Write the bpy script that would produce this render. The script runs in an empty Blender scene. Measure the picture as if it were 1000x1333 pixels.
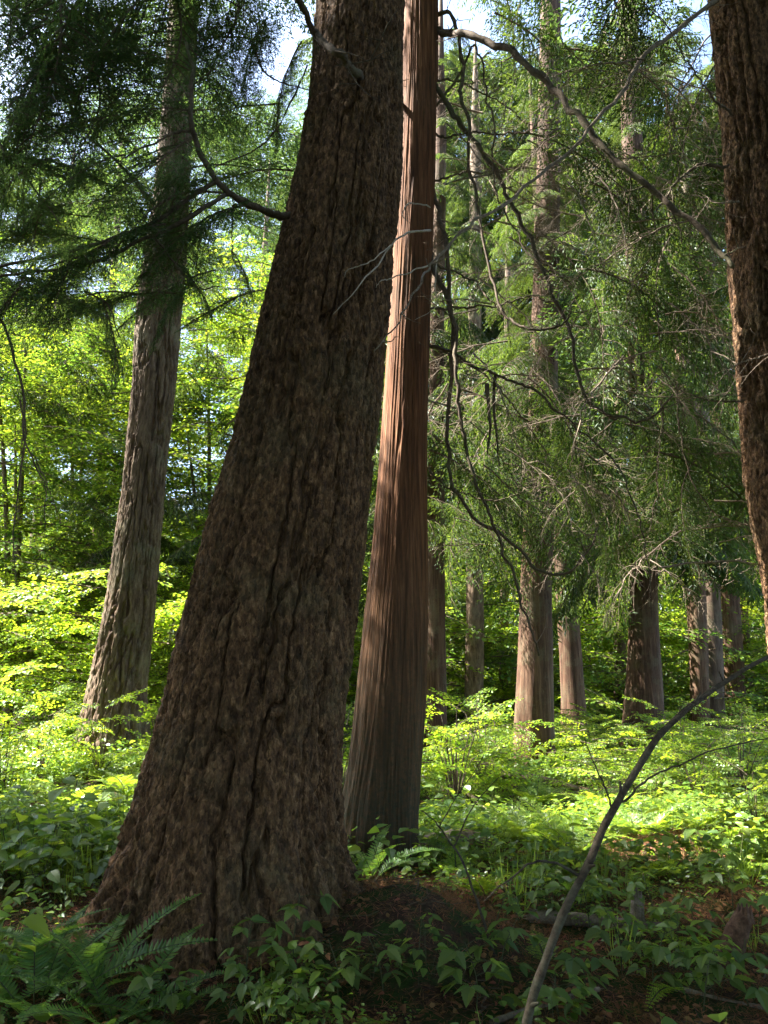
import bpy, math, random
import numpy as np
from mathutils import Vector, Matrix, Euler

random.seed(7)
RNG = np.random.default_rng(11)
SC = bpy.context.scene
COL = SC.collection
rad = math.radians

# ------------------------------------------------------------------ camera, sky, sun, exposure
CAM_Z, PITCH, FPX, CX, CY = 1.6, rad(12.0), 970.0, 500.0, 666.5
cam = bpy.data.cameras.new('camera')
cam_o = bpy.data.objects.new('camera', cam)
COL.objects.link(cam_o)
cam_o.location = (0, 0, CAM_Z)
cam_o.rotation_euler = (rad(90) + PITCH, 0, 0)
cam.sensor_fit = 'VERTICAL'
cam.sensor_height = 24.0
cam.lens = FPX / 1333.0 * 24.0
cam.clip_start = 0.05
cam.clip_end = 2000
SC.camera = cam_o

SUN_AZ, SUN_EL = rad(79), rad(54)          # azimuth to the left of the view direction
SUN_DIR = np.array([-math.sin(SUN_AZ) * math.cos(SUN_EL), math.cos(SUN_AZ) * math.cos(SUN_EL), math.sin(SUN_EL)])
world = bpy.data.worlds.new('World')
SC.world = world
world.use_nodes = True
wn = world.node_tree
sky = wn.nodes.new('ShaderNodeTexSky')
sky.sky_type = 'NISHITA'
sky.sun_disc = False
sky.sun_elevation = SUN_EL
sky.sun_rotation = -SUN_AZ
sky.air_density = 1.0
sky.dust_density = 2.0
wn.links.new(sky.outputs[0], wn.nodes['Background'].inputs[0])
wn.nodes['Background'].inputs[1].default_value = 0.10
sun = bpy.data.lights.new('sun', 'SUN')
sun.energy = 5.0
sun.angle = rad(0.53)
sun.color = (1.0, 0.95, 0.86)
sun_o = bpy.data.objects.new('sun', sun)
COL.objects.link(sun_o)
sun_o.rotation_euler = Vector(SUN_DIR).to_track_quat('Z', 'Y').to_euler()
SC.view_settings.view_transform = 'Standard'
SC.view_settings.look = 'None'
SC.view_settings.gamma = 1.0
SC.view_settings.use_curve_mapping = False
SC.view_settings.exposure = 3.0
SC.render.engine = 'CYCLES'
cy = SC.cycles
cy.use_denoising = True
cy.max_bounces = 7
cy.diffuse_bounces = 4
cy.glossy_bounces = 2
cy.transmission_bounces = 4
cy.transparent_max_bounces = 4
cy.caustics_reflective = False
cy.caustics_refractive = False
cy.sample_clamp_indirect = 6.0
cy.use_adaptive_sampling = True
cy.adaptive_threshold = 0.02


def P(x, y, Y):
    """the point at forward distance Y (m) that the photograph shows at pixel x, y; and its depth along the lens axis"""
    a, b = (x - CX) / FPX, (CY - y) / FPX
    dy = math.cos(PITCH) - b * math.sin(PITCH)
    dz = math.sin(PITCH) + b * math.cos(PITCH)
    t = Y / dy
    return np.array([a * t, Y, CAM_Z + dz * t]), t


def PP(pts):
    return np.array([P(*p)[0] for p in pts])


# ------------------------------------------------------------------ noise
def hsh(ix, iy, iz, s=0):
    with np.errstate(over='ignore'):
        h = (ix.astype(np.int64) * 374761393 + iy.astype(np.int64) * 668265263 + iz.astype(np.int64) * 1440662683 + s * 974634777).astype(np.uint32)
        h = (h ^ (h >> np.uint32(13))) * np.uint32(1274126177)
        h = (h ^ (h >> np.uint32(15))) * np.uint32(2246822519)
        h = h ^ (h >> np.uint32(16))
    return h.astype(np.float64) / 4294967296.0


def vnoise(p, s=0):
    i = np.floor(p).astype(np.int64)
    f = p - i
    f = f * f * (3 - 2 * f)
    r = 0
    for dx in (0, 1):
        for dy in (0, 1):
            for dz in (0, 1):
                w = (f[:, 0] if dx else 1 - f[:, 0]) * (f[:, 1] if dy else 1 - f[:, 1]) * (f[:, 2] if dz else 1 - f[:, 2])
                r = r + w * hsh(i[:, 0] + dx, i[:, 1] + dy, i[:, 2] + dz, s)
    return r * 2 - 1


def fbm(p, n=4, s=0):
    r, a = 0, 1.0
    for k in range(n):
        r = r + a * vnoise(p * (2.03 ** k) + 17.3 * k, s + k)
        a *= 0.5
    return r


def voro(p, s=0):
    i = np.floor(p).astype(np.int64)
    f1 = np.full(len(p), 9.0)
    f2 = np.full(len(p), 9.0)
    cid = np.zeros(len(p))
    for dx in (-1, 0, 1):
        for dy in (-1, 0, 1):
            for dz in (-1, 0, 1):
                jx, jy, jz = i[:, 0] + dx, i[:, 1] + dy, i[:, 2] + dz
                d = np.sqrt((jx + hsh(jx, jy, jz, s) - p[:, 0]) ** 2 + (jy + hsh(jx, jy, jz, s + 1) - p[:, 1]) ** 2 + (jz + hsh(jx, jy, jz, s + 2) - p[:, 2]) ** 2)
                near = d < f1
                f2 = np.where(near, f1, np.minimum(f2, d))
                cid = np.where(near, hsh(jx, jy, jz, s + 5), cid)
                f1 = np.where(near, d, f1)
    return f1, f2, cid


def sstep(a, b, x):
    t = np.clip((x - a) / (b - a), 0, 1)
    return t * t * (3 - 2 * t)


# ------------------------------------------------------------------ mesh building
class MB:
    """collects vertices and faces (triangles, quads), with a material slot each"""

    def __init__(self):
        self.v, self.t, self.q, self.tm, self.qm, self.n = [], [], [], [], [], 0

    def add(self, v, tris=None, quads=None, m=0):
        v = np.asarray(v, float).reshape(-1, 3)
        if tris is not None and len(tris):
            self.t.append(np.asarray(tris).reshape(-1, 3) + self.n)
            self.tm.append(np.full(len(self.t[-1]), m))
        if quads is not None and len(quads):
            self.q.append(np.asarray(quads).reshape(-1, 4) + self.n)
            self.qm.append(np.full(len(self.q[-1]), m))
        self.v.append(v)
        self.n += len(v)

    def mesh(self, name, mats, smooth=True):
        v = np.concatenate(self.v)
        t = np.concatenate(self.t) if self.t else np.zeros((0, 3), int)
        q = np.concatenate(self.q) if self.q else np.zeros((0, 4), int)
        mi = np.concatenate((self.tm or [np.zeros(0)]) + (self.qm or [np.zeros(0)])).astype(np.int32)
        me = bpy.data.meshes.new(name)
        me.vertices.add(len(v))
        me.vertices.foreach_set('co', v.ravel())
        idx = np.concatenate([t.ravel(), q.ravel()]).astype(np.int32)
        me.loops.add(len(idx))
        me.loops.foreach_set('vertex_index', idx)
        tot = np.concatenate([np.full(len(t), 3), np.full(len(q), 4)]).astype(np.int32)
        st = np.concatenate([[0], np.cumsum(tot)[:-1]]).astype(np.int32)
        me.polygons.add(len(tot))
        me.polygons.foreach_set('loop_start', st)
        me.polygons.foreach_set('loop_total', tot)
        me.polygons.foreach_set('material_index', mi)
        me.polygons.foreach_set('use_smooth', np.full(len(tot), smooth))
        for m in (mats if isinstance(mats, (list, tuple)) else [mats]):
            me.materials.append(m)
        me.update(calc_edges=True)
        me.validate()
        return me


def unit(a):
    a = np.asarray(a, float)
    return a / np.maximum(np.linalg.norm(a, axis=-1, keepdims=True), 1e-9)


def spline(pts, n):
    """Catmull-Rom through the rows of pts (any number of columns), n samples"""
    p = np.asarray(pts, float)
    if len(p) == 2:
        return p[0] + (p[1] - p[0]) * np.linspace(0, 1, n)[:, None]
    p = np.vstack([2 * p[0] - p[1], p, 2 * p[-1] - p[-2]])
    k = len(p) - 3
    u = np.linspace(0, k - 1e-6, n)
    i = u.astype(int)
    f = (u - i)[:, None]
    a, b, c, d = p[i], p[i + 1], p[i + 2], p[i + 3]
    return 0.5 * ((2 * b) + (c - a) * f + (2 * a - 5 * b + 4 * c - d) * f ** 2 + (3 * b - a - 3 * c + d) * f ** 3)


def tube(mb, pts, r0, r1, ns=6, m=0, knots=0.0, power=1.0):
    """a tapering round branch along pts"""
    p = np.asarray(pts, float)
    n = len(p)
    tan = unit(np.gradient(p, axis=0))
    ref = np.array([0.3, 0.2, 1.0]) if abs(unit(p[-1] - p[0])[2]) < 0.9 else np.array([1.0, 0.3, 0.1])
    u = unit(np.cross(tan, ref))
    w = np.cross(tan, u)
    r = r0 + (r1 - r0) * np.linspace(0, 1, n) ** power
    if knots:
        r = r * (1 + knots * RNG.uniform(-1, 1, n))
    a = np.arange(ns) / ns * 2 * math.pi
    v = p[:, None, :] + r[:, None, None] * (np.cos(a)[None, :, None] * u[:, None, :] + np.sin(a)[None, :, None] * w[:, None, :])
    i = np.arange(n - 1)[:, None] * ns
    j = np.arange(ns)[None, :]
    j2 = (j + 1) % ns
    q = np.stack([i + j, i + j2, i + ns + j2, i + ns + j], -1).reshape(-1, 4)
    v = np.vstack([v.reshape(-1, 3), p[-1:] + tan[-1:] * r[-1]])
    e = (n - 1) * ns
    t = np.stack([e + np.arange(ns), e + (np.arange(ns) + 1) % ns, np.full(ns, n * ns)], -1)
    mb.add(v, t, q, m)


# leaf templates: (along, across, lift) and triangles
def _halves(prof, fold=0.12, curl=-0.10):
    v = [(u, 0, curl * u * u) for u, _ in prof]
    n = len(prof)
    L = [(u, wd * .5, fold * wd + curl * u * u) for u, wd in prof]
    R = [(u, -wd * .5, fold * wd + curl * u * u) for u, wd in prof]
    v += L + R
    t = []
    for k in range(n - 1):
        for o in (n, 2 * n):
            a, b, c, d = k, k + 1, o + k + 1, o + k
            f = [(a, b, c), (a, c, d)] if o == 2 * n else [(a, c, b), (a, d, c)]
            if prof[k][1] == 0:
                f = f[:1]
            if prof[k + 1][1] == 0:
                f = f[1:]
            t += f
    return np.array(v, float), np.array(t)


T_RHOMB = (np.array([(0, 0, 0), (.42, .5, .06), (1, 0, -.08), (.42, -.5, .06)], float), np.array([(0, 2, 1), (0, 3, 2)]))
T_OVATE = _halves([(0, 0), (.12, .55), (.38, 1.0), (.7, .66), (.9, .22), (1, 0)])
_teeth = [(0, 0), (.06, .42), (.12, .70), (.17, .66), (.26, .96), (.30, .86), (.40, 1.02), (.44, .84), (.56, .86), (.60, .66), (.72, .60), (.75, .46), (.87, .30), (1, 0)]
T_TOOTH = _halves(_teeth, .10, -.16)
T_BLADE = (np.array([(0, .3, 0), (0, -.3, 0), (.5, -.5, .04), (1, 0, -.05), (.5, .5, .04)], float), np.array([(0, 1, 2), (0, 2, 4), (4, 2, 3)]))
T_NEEDLE = (np.array([(0, .5, 0), (0, -.5, 0), (1, 0, 0)], float), np.array([(0, 1, 2)]))
T_PINNA = _halves([(0, .8), (.3, 1.0), (.7, .7), (1, 0)], .05, -.12)
# vine maple leaf: seven points
_ang = np.linspace(-2.3, 2.3, 15)
_rr = np.array([.45, .30, .62, .40, .85, .50, .95, .58, .95, .50, .85, .40, .62, .30, .45])
_rr[7] = 1.0
_rr[6] = _rr[8] = .60
_mv = [(.12, 0, 0)] + [(.38 + .62 * r * math.cos(a), .60 * r * math.sin(a), .08 * abs(math.sin(a)) - .10 * r * max(0, math.cos(a))) for a, r in zip(_ang, _rr)]
T_MAPLE = (np.array(_mv, float), np.array([(0, k, k + 1) for k in range(1, 15)]))


def leaves(mb, T, O, D, N, L, W, m=0):
    """put template T at every origin O, pointing along D with face normal about N"""
    O, D = np.asarray(O, float).reshape(-1, 3), unit(np.asarray(D, float).reshape(-1, 3))
    N = np.asarray(N, float).reshape(-1, 3) * np.ones_like(D)
    S = unit(np.cross(N, D))
    N = np.cross(D, S)
    n = len(O)
    L = np.broadcast_to(np.asarray(L, float), n)
    W = np.broadcast_to(np.asarray(W, float), n)
    tv, tt = T
    v = O[:, None, :] + tv[None, :, 0, None] * L[:, None, None] * D[:, None, :] + tv[None, :, 1, None] * W[:, None, None] * S[:, None, :] + tv[None, :, 2, None] * L[:, None, None] * N[:, None, :]
    t = tt[None] + (np.arange(n) * len(tv))[:, None, None]
    mb.add(v.reshape(-1, 3), t.reshape(-1, 3), None, m)


# ------------------------------------------------------------------ objects
def props(o, label=None, category=None, group=None, kind=None):
    for k, v in (('label', label), ('category', category), ('group', group), ('kind', kind)):
        if v:
            o[k] = v
    return o


def obj(name, me, parent=None, loc=None, rot=None, scale=None):
    o = bpy.data.objects.new(name, me)
    COL.objects.link(o)
    if parent is not None:
        o.parent = parent
    if loc is not None:
        o.location = loc
    if rot is not None:
        o.rotation_euler = rot
    if scale is not None:
        o.scale = (scale,) * 3 if np.isscalar(scale) else scale
    return o


def thing(name, loc, label, category, group=None, rotz=0.0):
    o = bpy.data.objects.new(name, None)
    COL.objects.link(o)
    o.empty_display_size = 0.1
    o.location = loc
    o.rotation_euler = (0, 0, rotz)
    return props(o, label, category, group)


def scatter(name, pts, rot, scl, idx, variants, parent=None):
    """one object that repeats the variant meshes over its points (countless leaves, boughs)"""
    pts = np.asarray(pts, float)
    n = len(pts)
    me = bpy.data.meshes.new(name)
    me.vertices.add(n)
    me.vertices.foreach_set('co', pts.ravel())
    a = me.attributes.new('turn', 'FLOAT_VECTOR', 'POINT')
    a.data.foreach_set('vector', np.asarray(rot, float).ravel())
    a = me.attributes.new('size', 'FLOAT_VECTOR', 'POINT')
    s = np.asarray(scl, float)
    if s.ndim == 1:
        s = np.repeat(s[:, None], 3, 1)
    a.data.foreach_set('vector', s.ravel())
    a = me.attributes.new('which', 'INT', 'POINT')
    a.data.foreach_set('value', np.asarray(idx, np.int32))
    o = obj(name, me, parent)
    key = '_'.join(v.name for v in variants)
    ng = GROUPS.get(key)
    if ng is None:
        ng = bpy.data.node_groups.new('scatter', 'GeometryNodeTree')
        ng.interface.new_socket('Geometry', in_out='INPUT', socket_type='NodeSocketGeometry')
        ng.interface.new_socket('Geometry', in_out='OUTPUT', socket_type='NodeSocketGeometry')
        N, Lk = ng.nodes, ng.links
        gi, go = N.new('NodeGroupInput'), N.new('NodeGroupOutput')
        jn = N.new('GeometryNodeJoinGeometry')

        def attr(nm, ty):
            k = N.new('GeometryNodeInputNamedAttribute')
            k.data_type = ty
            k.inputs['Name'].default_value = nm
            return next(s for s in k.outputs if s.enabled and s.name == 'Attribute')
        at, asz, aw = attr('turn', 'FLOAT_VECTOR'), attr('size', 'FLOAT_VECTOR'), attr('which', 'INT')
        for k, v in enumerate(variants):
            oi = N.new('GeometryNodeObjectInfo')
            oi.inputs['Object'].default_value = v
            oi.inputs['As Instance'].default_value = False
            cp = N.new('FunctionNodeCompare')
            cp.data_type = 'INT'
            cp.operation = 'EQUAL'
            ins = [s for s in cp.inputs if s.enabled]
            Lk.new(aw, ins[0])
            ins[1].default_value = k
            ip = N.new('GeometryNodeInstanceOnPoints')
            Lk.new(gi.outputs[0], ip.inputs['Points'])
            Lk.new(cp.outputs[0], ip.inputs['Selection'])
            Lk.new(oi.outputs['Geometry'], ip.inputs['Instance'])
            Lk.new(at, ip.inputs['Rotation'])
            Lk.new(asz, ip.inputs['Scale'])
            Lk.new(ip.outputs[0], jn.inputs[0])
        Lk.new(jn.outputs[0], go.inputs[0])
        GROUPS[key] = ng
    md = o.modifiers.new('scatter', 'NODES')
    md.node_group = ng
    return o


GROUPS = {}


def source(name, me):
    """a mesh to be repeated by scatter(); not placed in the scene itself"""
    return bpy.data.objects.new(name, me)


# ------------------------------------------------------------------ materials
def new_mat(name):
    m = bpy.data.materials.new(name)
    m.use_nodes = True
    m.node_tree.nodes.clear()
    return m, m.node_tree.nodes, m.node_tree.links


def leaf_mat(name, front, through, hue=.02, val=.35, gloss=.05, rough=.4, mix=.5):
    m, N, L = new_mat(name)
    oi, ge = N.new('ShaderNodeObjectInfo'), N.new('ShaderNodeNewGeometry')
    add = N.new('ShaderNodeMath'); add.operation = 'ADD'
    L.new(ge.outputs['Random Per Island'], add.inputs[0])
    L.new(oi.outputs['Random'], add.inputs[1])
    mr = N.new('ShaderNodeMapRange'); mr.inputs[1].default_value = .2; mr.inputs[2].default_value = 1.8
    mr.inputs[3].default_value = 1 - val; mr.inputs[4].default_value = 1 + val
    L.new(add.outputs[0], mr.inputs[0])
    mh = N.new('ShaderNodeMapRange'); mh.inputs[3].default_value = .5 + hue; mh.inputs[4].default_value = .5 - hue
    L.new(ge.outputs['Random Per Island'], mh.inputs[0])
    outs = []
    for c in (front, through):
        h = N.new('ShaderNodeHueSaturation')
        h.inputs['Color'].default_value = (*c, 1)
        L.new(mh.outputs[0], h.inputs['Hue'])
        L.new(mr.outputs[0], h.inputs['Value'])
        outs.append(h.outputs[0])
    d, t, g = N.new('ShaderNodeBsdfDiffuse'), N.new('ShaderNodeBsdfTranslucent'), N.new('ShaderNodeBsdfGlossy')
    L.new(outs[0], d.inputs[0]); L.new(outs[1], t.inputs[0])
    g.inputs['Roughness'].default_value = rough
    g.inputs[0].default_value = (.9, .95, 1, 1)
    a = N.new('ShaderNodeAddShader')
    L.new(d.outputs[0], a.inputs[0]); L.new(t.outputs[0], a.inputs[1])
    b = N.new('ShaderNodeMixShader')
    b.inputs[0].default_value = gloss * .5
    L.new(a.outputs[0], b.inputs[1]); L.new(g.outputs[0], b.inputs[2])
    o = N.new('ShaderNodeOutputMaterial')
    L.new(b.outputs[0], o.inputs[0])
    return m


def ramp(N, stops):
    r = N.new('ShaderNodeValToRGB')
    e = r.color_ramp.elements
    while len(e) < len(stops):
        e.new(.5)
    for k, (p, c) in enumerate(stops):
        e[k].position = p
        e[k].color = (*c, 1)
    return r


def noise(N, L, vec, scale, detail=4, rough=.55, dist=0.0):
    n = N.new('ShaderNodeTexNoise')
    n.inputs['Scale'].default_value = scale
    n.inputs['Detail'].default_value = detail
    n.inputs['Roughness'].default_value = rough
    n.inputs['Distortion'].default_value = dist
    L.new(vec, n.inputs['Vector'])
    return n


def bark_mat(name, cols, stretch=(1, 1, .2), scale=14, lichen=None, lich_amt=.5, bump=.6, dist=.012, fine=70, moss_low=None, flake=0.0):
    m, N, L = new_mat(name)
    tc = N.new('ShaderNodeTexCoord')
    mp = N.new('ShaderNodeMapping')
    mp.inputs['Scale'].default_value = stretch
    L.new(tc.outputs['Object'], mp.inputs[0])
    n1 = noise(N, L, mp.outputs[0], scale, 6, .65, .3)
    r1 = ramp(N, [(.28 + .44 * k / (len(cols) - 1), c) for k, c in enumerate(cols)])
    L.new(n1.outputs[0], r1.inputs[0])
    col = r1.outputs[0]
    nf = noise(N, L, mp.outputs[0], fine, 5, .7)
    mx = N.new('ShaderNodeMix'); mx.data_type = 'RGBA'; mx.blend_type = 'OVERLAY'
    mx.inputs[0].default_value = .75
    L.new(col, mx.inputs[6]); L.new(nf.outputs[0], mx.inputs[7])
    col = mx.outputs[2]
    if lichen:
        n2 = noise(N, L, tc.outputs['Object'], 1.6, 5, .6, .2)
        n3 = noise(N, L, tc.outputs['Object'], 26, 4, .7)
        ad = N.new('ShaderNodeMath'); ad.operation = 'MULTIPLY_ADD'; ad.inputs[1].default_value = .45
        L.new(n3.outputs[0], ad.inputs[0]); L.new(n2.outputs[0], ad.inputs[2])
        mr = N.new('ShaderNodeMapRange')
        mr.inputs[1].default_value = .72; mr.inputs[2].default_value = .92
        mr.inputs[3].default_value = 0; mr.inputs[4].default_value = lich_amt
        L.new(ad.outputs[0], mr.inputs[0])
        fac = mr.outputs[0]
        if moss_low:
            sx = N.new('ShaderNodeSeparateXYZ')
            L.new(tc.outputs['Object'], sx.inputs[0])
            ml = N.new('ShaderNodeMapRange')
            ml.inputs[1].default_value = moss_low; ml.inputs[2].default_value = moss_low * .15
            ml.inputs[3].default_value = 0; ml.inputs[4].default_value = 1.6
            L.new(sx.outputs[2], ml.inputs[0])
            mm = N.new('ShaderNodeMath'); mm.operation = 'MULTIPLY'
            L.new(ml.outputs[0], mm.inputs[0]); L.new(n3.outputs[0], mm.inputs[1])
            mx2 = N.new('ShaderNodeMath'); mx2.operation = 'MAXIMUM'
            L.new(fac, mx2.inputs[0]); L.new(mm.outputs[0], mx2.inputs[1])
            fac = mx2.outputs[0]
        ml = N.new('ShaderNodeMix'); ml.data_type = 'RGBA'
        L.new(fac, ml.inputs[0]); L.new(col, ml.inputs[6]); ml.inputs[7].default_value = (*lichen, 1)
        col = ml.outputs[2]
    bs = N.new('ShaderNodeBsdfPrincipled')
    bs.inputs['Roughness'].default_value = .85
    bs.inputs['Specular IOR Level'].default_value = .25
    L.new(col, bs.inputs['Base Color'])
    mixb = N.new('ShaderNodeMath'); mixb.operation = 'MULTIPLY_ADD'; mixb.inputs[1].default_value = .5
    L.new(nf.outputs[0], mixb.inputs[0]); L.new(n1.outputs[0], mixb.inputs[2])
    if flake:
        nd = noise(N, L, mp.outputs[0], 40, 3, .6)
        va = N.new('ShaderNodeVectorMath'); va.operation = 'MULTIPLY_ADD'
        va.inputs[1].default_value = (.03, .03, .03)
        L.new(nd.outputs['Color'], va.inputs[0]); L.new(mp.outputs[0], va.inputs[2])
        vo = N.new('ShaderNodeTexVoronoi'); vo.inputs['Scale'].default_value = 46
        L.new(va.outputs[0], vo.inputs['Vector'])
        fm = N.new('ShaderNodeMath'); fm.operation = 'MULTIPLY_ADD'; fm.inputs[1].default_value = -.9 * flake
        L.new(vo.outputs['Distance'], fm.inputs[0]); L.new(mixb.outputs[0], fm.inputs[2])
        mixb = fm
        cv = N.new('ShaderNodeMix'); cv.data_type = 'RGBA'; cv.blend_type = 'OVERLAY'; cv.inputs[0].default_value = .45
        L.new(col, cv.inputs[6]); L.new(vo.outputs['Color'], cv.inputs[7])
        sep = N.new('ShaderNodeSeparateColor'); L.new(vo.outputs['Color'], sep.inputs[0]); L.new(sep.outputs[0], cv.inputs[7])
        L.new(cv.outputs[2], bs.inputs['Base Color'])
    bp = N.new('ShaderNodeBump'); bp.inputs['Strength'].default_value = bump; bp.inputs['Distance'].default_value = dist
    L.new(mixb.outputs[0], bp.inputs['Height'])
    L.new(bp.outputs[0], bs.inputs['Normal'])
    o = N.new('ShaderNodeOutputMaterial')
    L.new(bs.outputs[0], o.inputs[0])
    return m


M = {}
M['fir_bark'] = bark_mat('fir_bark', [(.036, .018, .009), (.11, .058, .029), (.21, .116, .057), (.38, .225, .12)], (1, 1, .45), 30, (.145, .13, .068), .38, 1.0, .024, 95, None, 1.0)
M['cedar_bark'] = bark_mat('cedar_bark', [(.048, .021, .011), (.13, .057, .028), (.23, .104, .051), (.38, .195, .10)], (1, 1, .045), 32, (.05, .05, .03), .35, .8, .012, 95, 3.4)
M['grey_bark'] = bark_mat('grey_bark', [(.042, .026, .016), (.10, .064, .041), (.175, .12, .078), (.28, .20, .135)], (1, 1, .22), 13, (.20, .19, .12), .6, .8, .02, 60)
M['dark_cedar'] = bark_mat('dark_cedar', [(.028, .014, .008), (.066, .034, .020), (.115, .063, .038), (.21, .125, .08)], (1, 1, .06), 16, (.15, .14, .085), .5, .8, .02, 60)
M['far_bark'] = bark_mat('far_bark', [(.042, .027, .019), (.10, .066, .046), (.17, .118, .085)], (1, 1, .15), 9, (.16, .16, .10), .5, .6, .02, 50)
M['branch_bark'] = bark_mat('branch_bark', [(.05, .035, .025), (.11, .08, .055), (.18, .135, .095)], (1, 1, 1), 22, (.12, .13, .06), .6, .5, .006, 90)
M['dead_wood'] = bark_mat('dead_wood', [(.11, .082, .058), (.22, .17, .125), (.33, .27, .20)], (1, 1, 1), 20, None, 0, .4, .004, 90)
M['pale_twig'] = bark_mat('pale_twig', [(.28, .23, .18), (.42, .36, .29), (.52, .46, .38)], (1, 1, 1), 20, None, 0, .4, .003, 90)
M['sapling_bark'] = bark_mat('sapling_bark', [(.03, .022, .015), (.07, .053, .036), (.125, .10, .068)], (1, 1, 1), 34, (.16, .17, .11), .6, .8, .006, 140)
M['red_wood'] = bark_mat('red_wood', [(.05, .026, .016), (.12, .066, .04), (.22, .135, .085)], (1, 1, 1), 20, None, 0, .7, .012, 80)
M['dry_leaf'] = leaf_mat('dry_leaf', (.16, .085, .045), (.14, .07, .03), .03, .5, 0, .5, .25)
M['stem_green'] = bark_mat('stem_green', [(.05, .06, .025), (.08, .09, .04), (.12, .11, .06)], (1, 1, 1), 20, None, 0, .3, .002, 60)

M['maple'] = leaf_mat('maple', (.075, .12, .014), (.20, .275, .018), .03, .5, .05, .4)
M['maple_deep'] = leaf_mat('maple_deep', (.045, .085, .014), (.10, .165, .014), .03, .5, .04, .4)
M['under'] = leaf_mat('under', (.078, .128, .014), (.24, .32, .018), .025, .42, .06, .4)
M['cover'] = leaf_mat('cover', (.068, .112, .018), (.18, .25, .018), .025, .45, .08, .38)
M['broad'] = leaf_mat('broad', (.05, .09, .022), (.10, .16, .02), .03, .4, .05, .42, .42)
M['fern'] = leaf_mat('fern', (.052, .098, .022), (.13, .22, .022), .02, .35, .05, .4, .45)
M['cedar_leaf'] = leaf_mat('cedar_leaf', (.030, .050, .013), (.052, .080, .010), .025, .55, .025, .45)
M['far_cedar_leaf'] = leaf_mat('far_cedar_leaf', (.030, .048, .014), (.045, .068, .010), .02, .45, .04, .4)
M['fir_leaf'] = leaf_mat('fir_leaf', (.028, .052, .02), (.05, .085, .016), .02, .4, .05, .4, .4)


# ------------------------------------------------------------------ ground
def ground_h(x, y):
    x, y = np.atleast_1d(np.asarray(x, float)), np.atleast_1d(np.asarray(y, float))
    x, y = np.broadcast_arrays(x, y)
    p = np.stack([x * .35, y * .35, 0 * x], -1)
    h = .08 * fbm(p, 3, 3) - .34 * sstep(7.0, 11.0, y) * sstep(-3.0, -.5, x) + .035 * np.clip(y - 22, 0, 60)
    h = h * sstep(1.0, 6.0, np.hypot(x, y - 2)) + .02 * fbm(p * 8, 3, 9)
    h = h + .30 * np.exp(-(((x - .12) / .42) ** 2 + ((y - 4.75) / .55) ** 2)) + .28 * np.exp(-(((x + .9) / .9) ** 2 + ((y - 5.3) / .8) ** 2))
    h = h + .12 * np.exp(-(((x + 4.6) / 2.2) ** 2 + ((y - 13.0) / 2.2) ** 2))
    h = h - .04 * np.exp(-(((x + .05) / .7) ** 2 + ((y - 7.0) / .7) ** 2))
    return h


def gh(x, y):
    return float(ground_h(x, y)[0])


def build_ground():
    m, N, L = new_mat('forest_floor')
    tc = N.new('ShaderNodeTexCoord')
    o = tc.outputs['Object']
    n1 = noise(N, L, o, 1.1, 6, .6, .4)
    n2 = noise(N, L, o, 34, 6, .75, .3)
    n3 = noise(N, L, o, 5.0, 5, .65, .3)
    r = ramp(N, [(.25, (.018, .012, .009)), (.48, (.06, .036, .024)), (.62, (.11, .066, .042)), (.78, (.19, .125, .08))])
    L.new(n2.outputs[0], r.inputs[0])
    g = ramp(N, [(.3, (.02, .035, .012)), (.7, (.06, .10, .025))])
    L.new(n2.outputs[0], g.inputs[0])
    f = N.new('ShaderNodeMapRange'); f.inputs[1].default_value = .44; f.inputs[2].default_value = .56
    L.new(n3.outputs[0], f.inputs[0])
    mx = N.new('ShaderNodeMix'); mx.data_type = 'RGBA'
    L.new(f.outputs[0], mx.inputs[0]); L.new(r.outputs[0], mx.inputs[6]); L.new(g.outputs[0], mx.inputs[7])
    mx.inputs[0].default_value = 0
    bs = N.new('ShaderNodeBsdfPrincipled'); bs.inputs['Roughness'].default_value = .95
    bs.inputs['Specular IOR Level'].default_value = .1
    L.new(mx.outputs[2], bs.inputs['Base Color'])
    bp = N.new('ShaderNodeBump'); bp.inputs['Strength'].default_value = .9; bp.inputs['Distance'].default_value = .03
    L.new(n2.outputs[0], bp.inputs['Height']); L.new(bp.outputs[0], bs.inputs['Normal'])
    out = N.new('ShaderNodeOutputMaterial'); L.new(bs.outputs[0], out.inputs[0])
    k = np.linspace(-1, 1, 221)
    xs = np.sign(k) * (np.abs(k) * 6 + 294 * np.abs(k) ** 6)
    k = np.linspace(0, 1, 261)
    ys = -40 + 43 * np.clip(k / .06, 0, 1) + np.clip((k - .06) / .94, 0, 1) * 16 + 380 * np.clip((k - .06) / .94, 0, 1) ** 6
    X, Y = np.meshgrid(xs, ys)
    Z = ground_h(X.ravel(), Y.ravel())
    nx, ny = len(xs), len(ys)
    i = np.arange(ny - 1)[:, None] * nx + np.arange(nx - 1)[None, :]
    q = np.stack([i, i + 1, i + nx + 1, i + nx], -1).reshape(-1, 4)
    mb = MB()
    mb.add(np.stack([X.ravel(), Y.ravel(), Z], -1), None, q)
    props(obj('ground', mb.mesh('ground', m)), 'brown forest floor of soil and needle litter', 'ground', None, 'structure')


build_ground()


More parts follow.
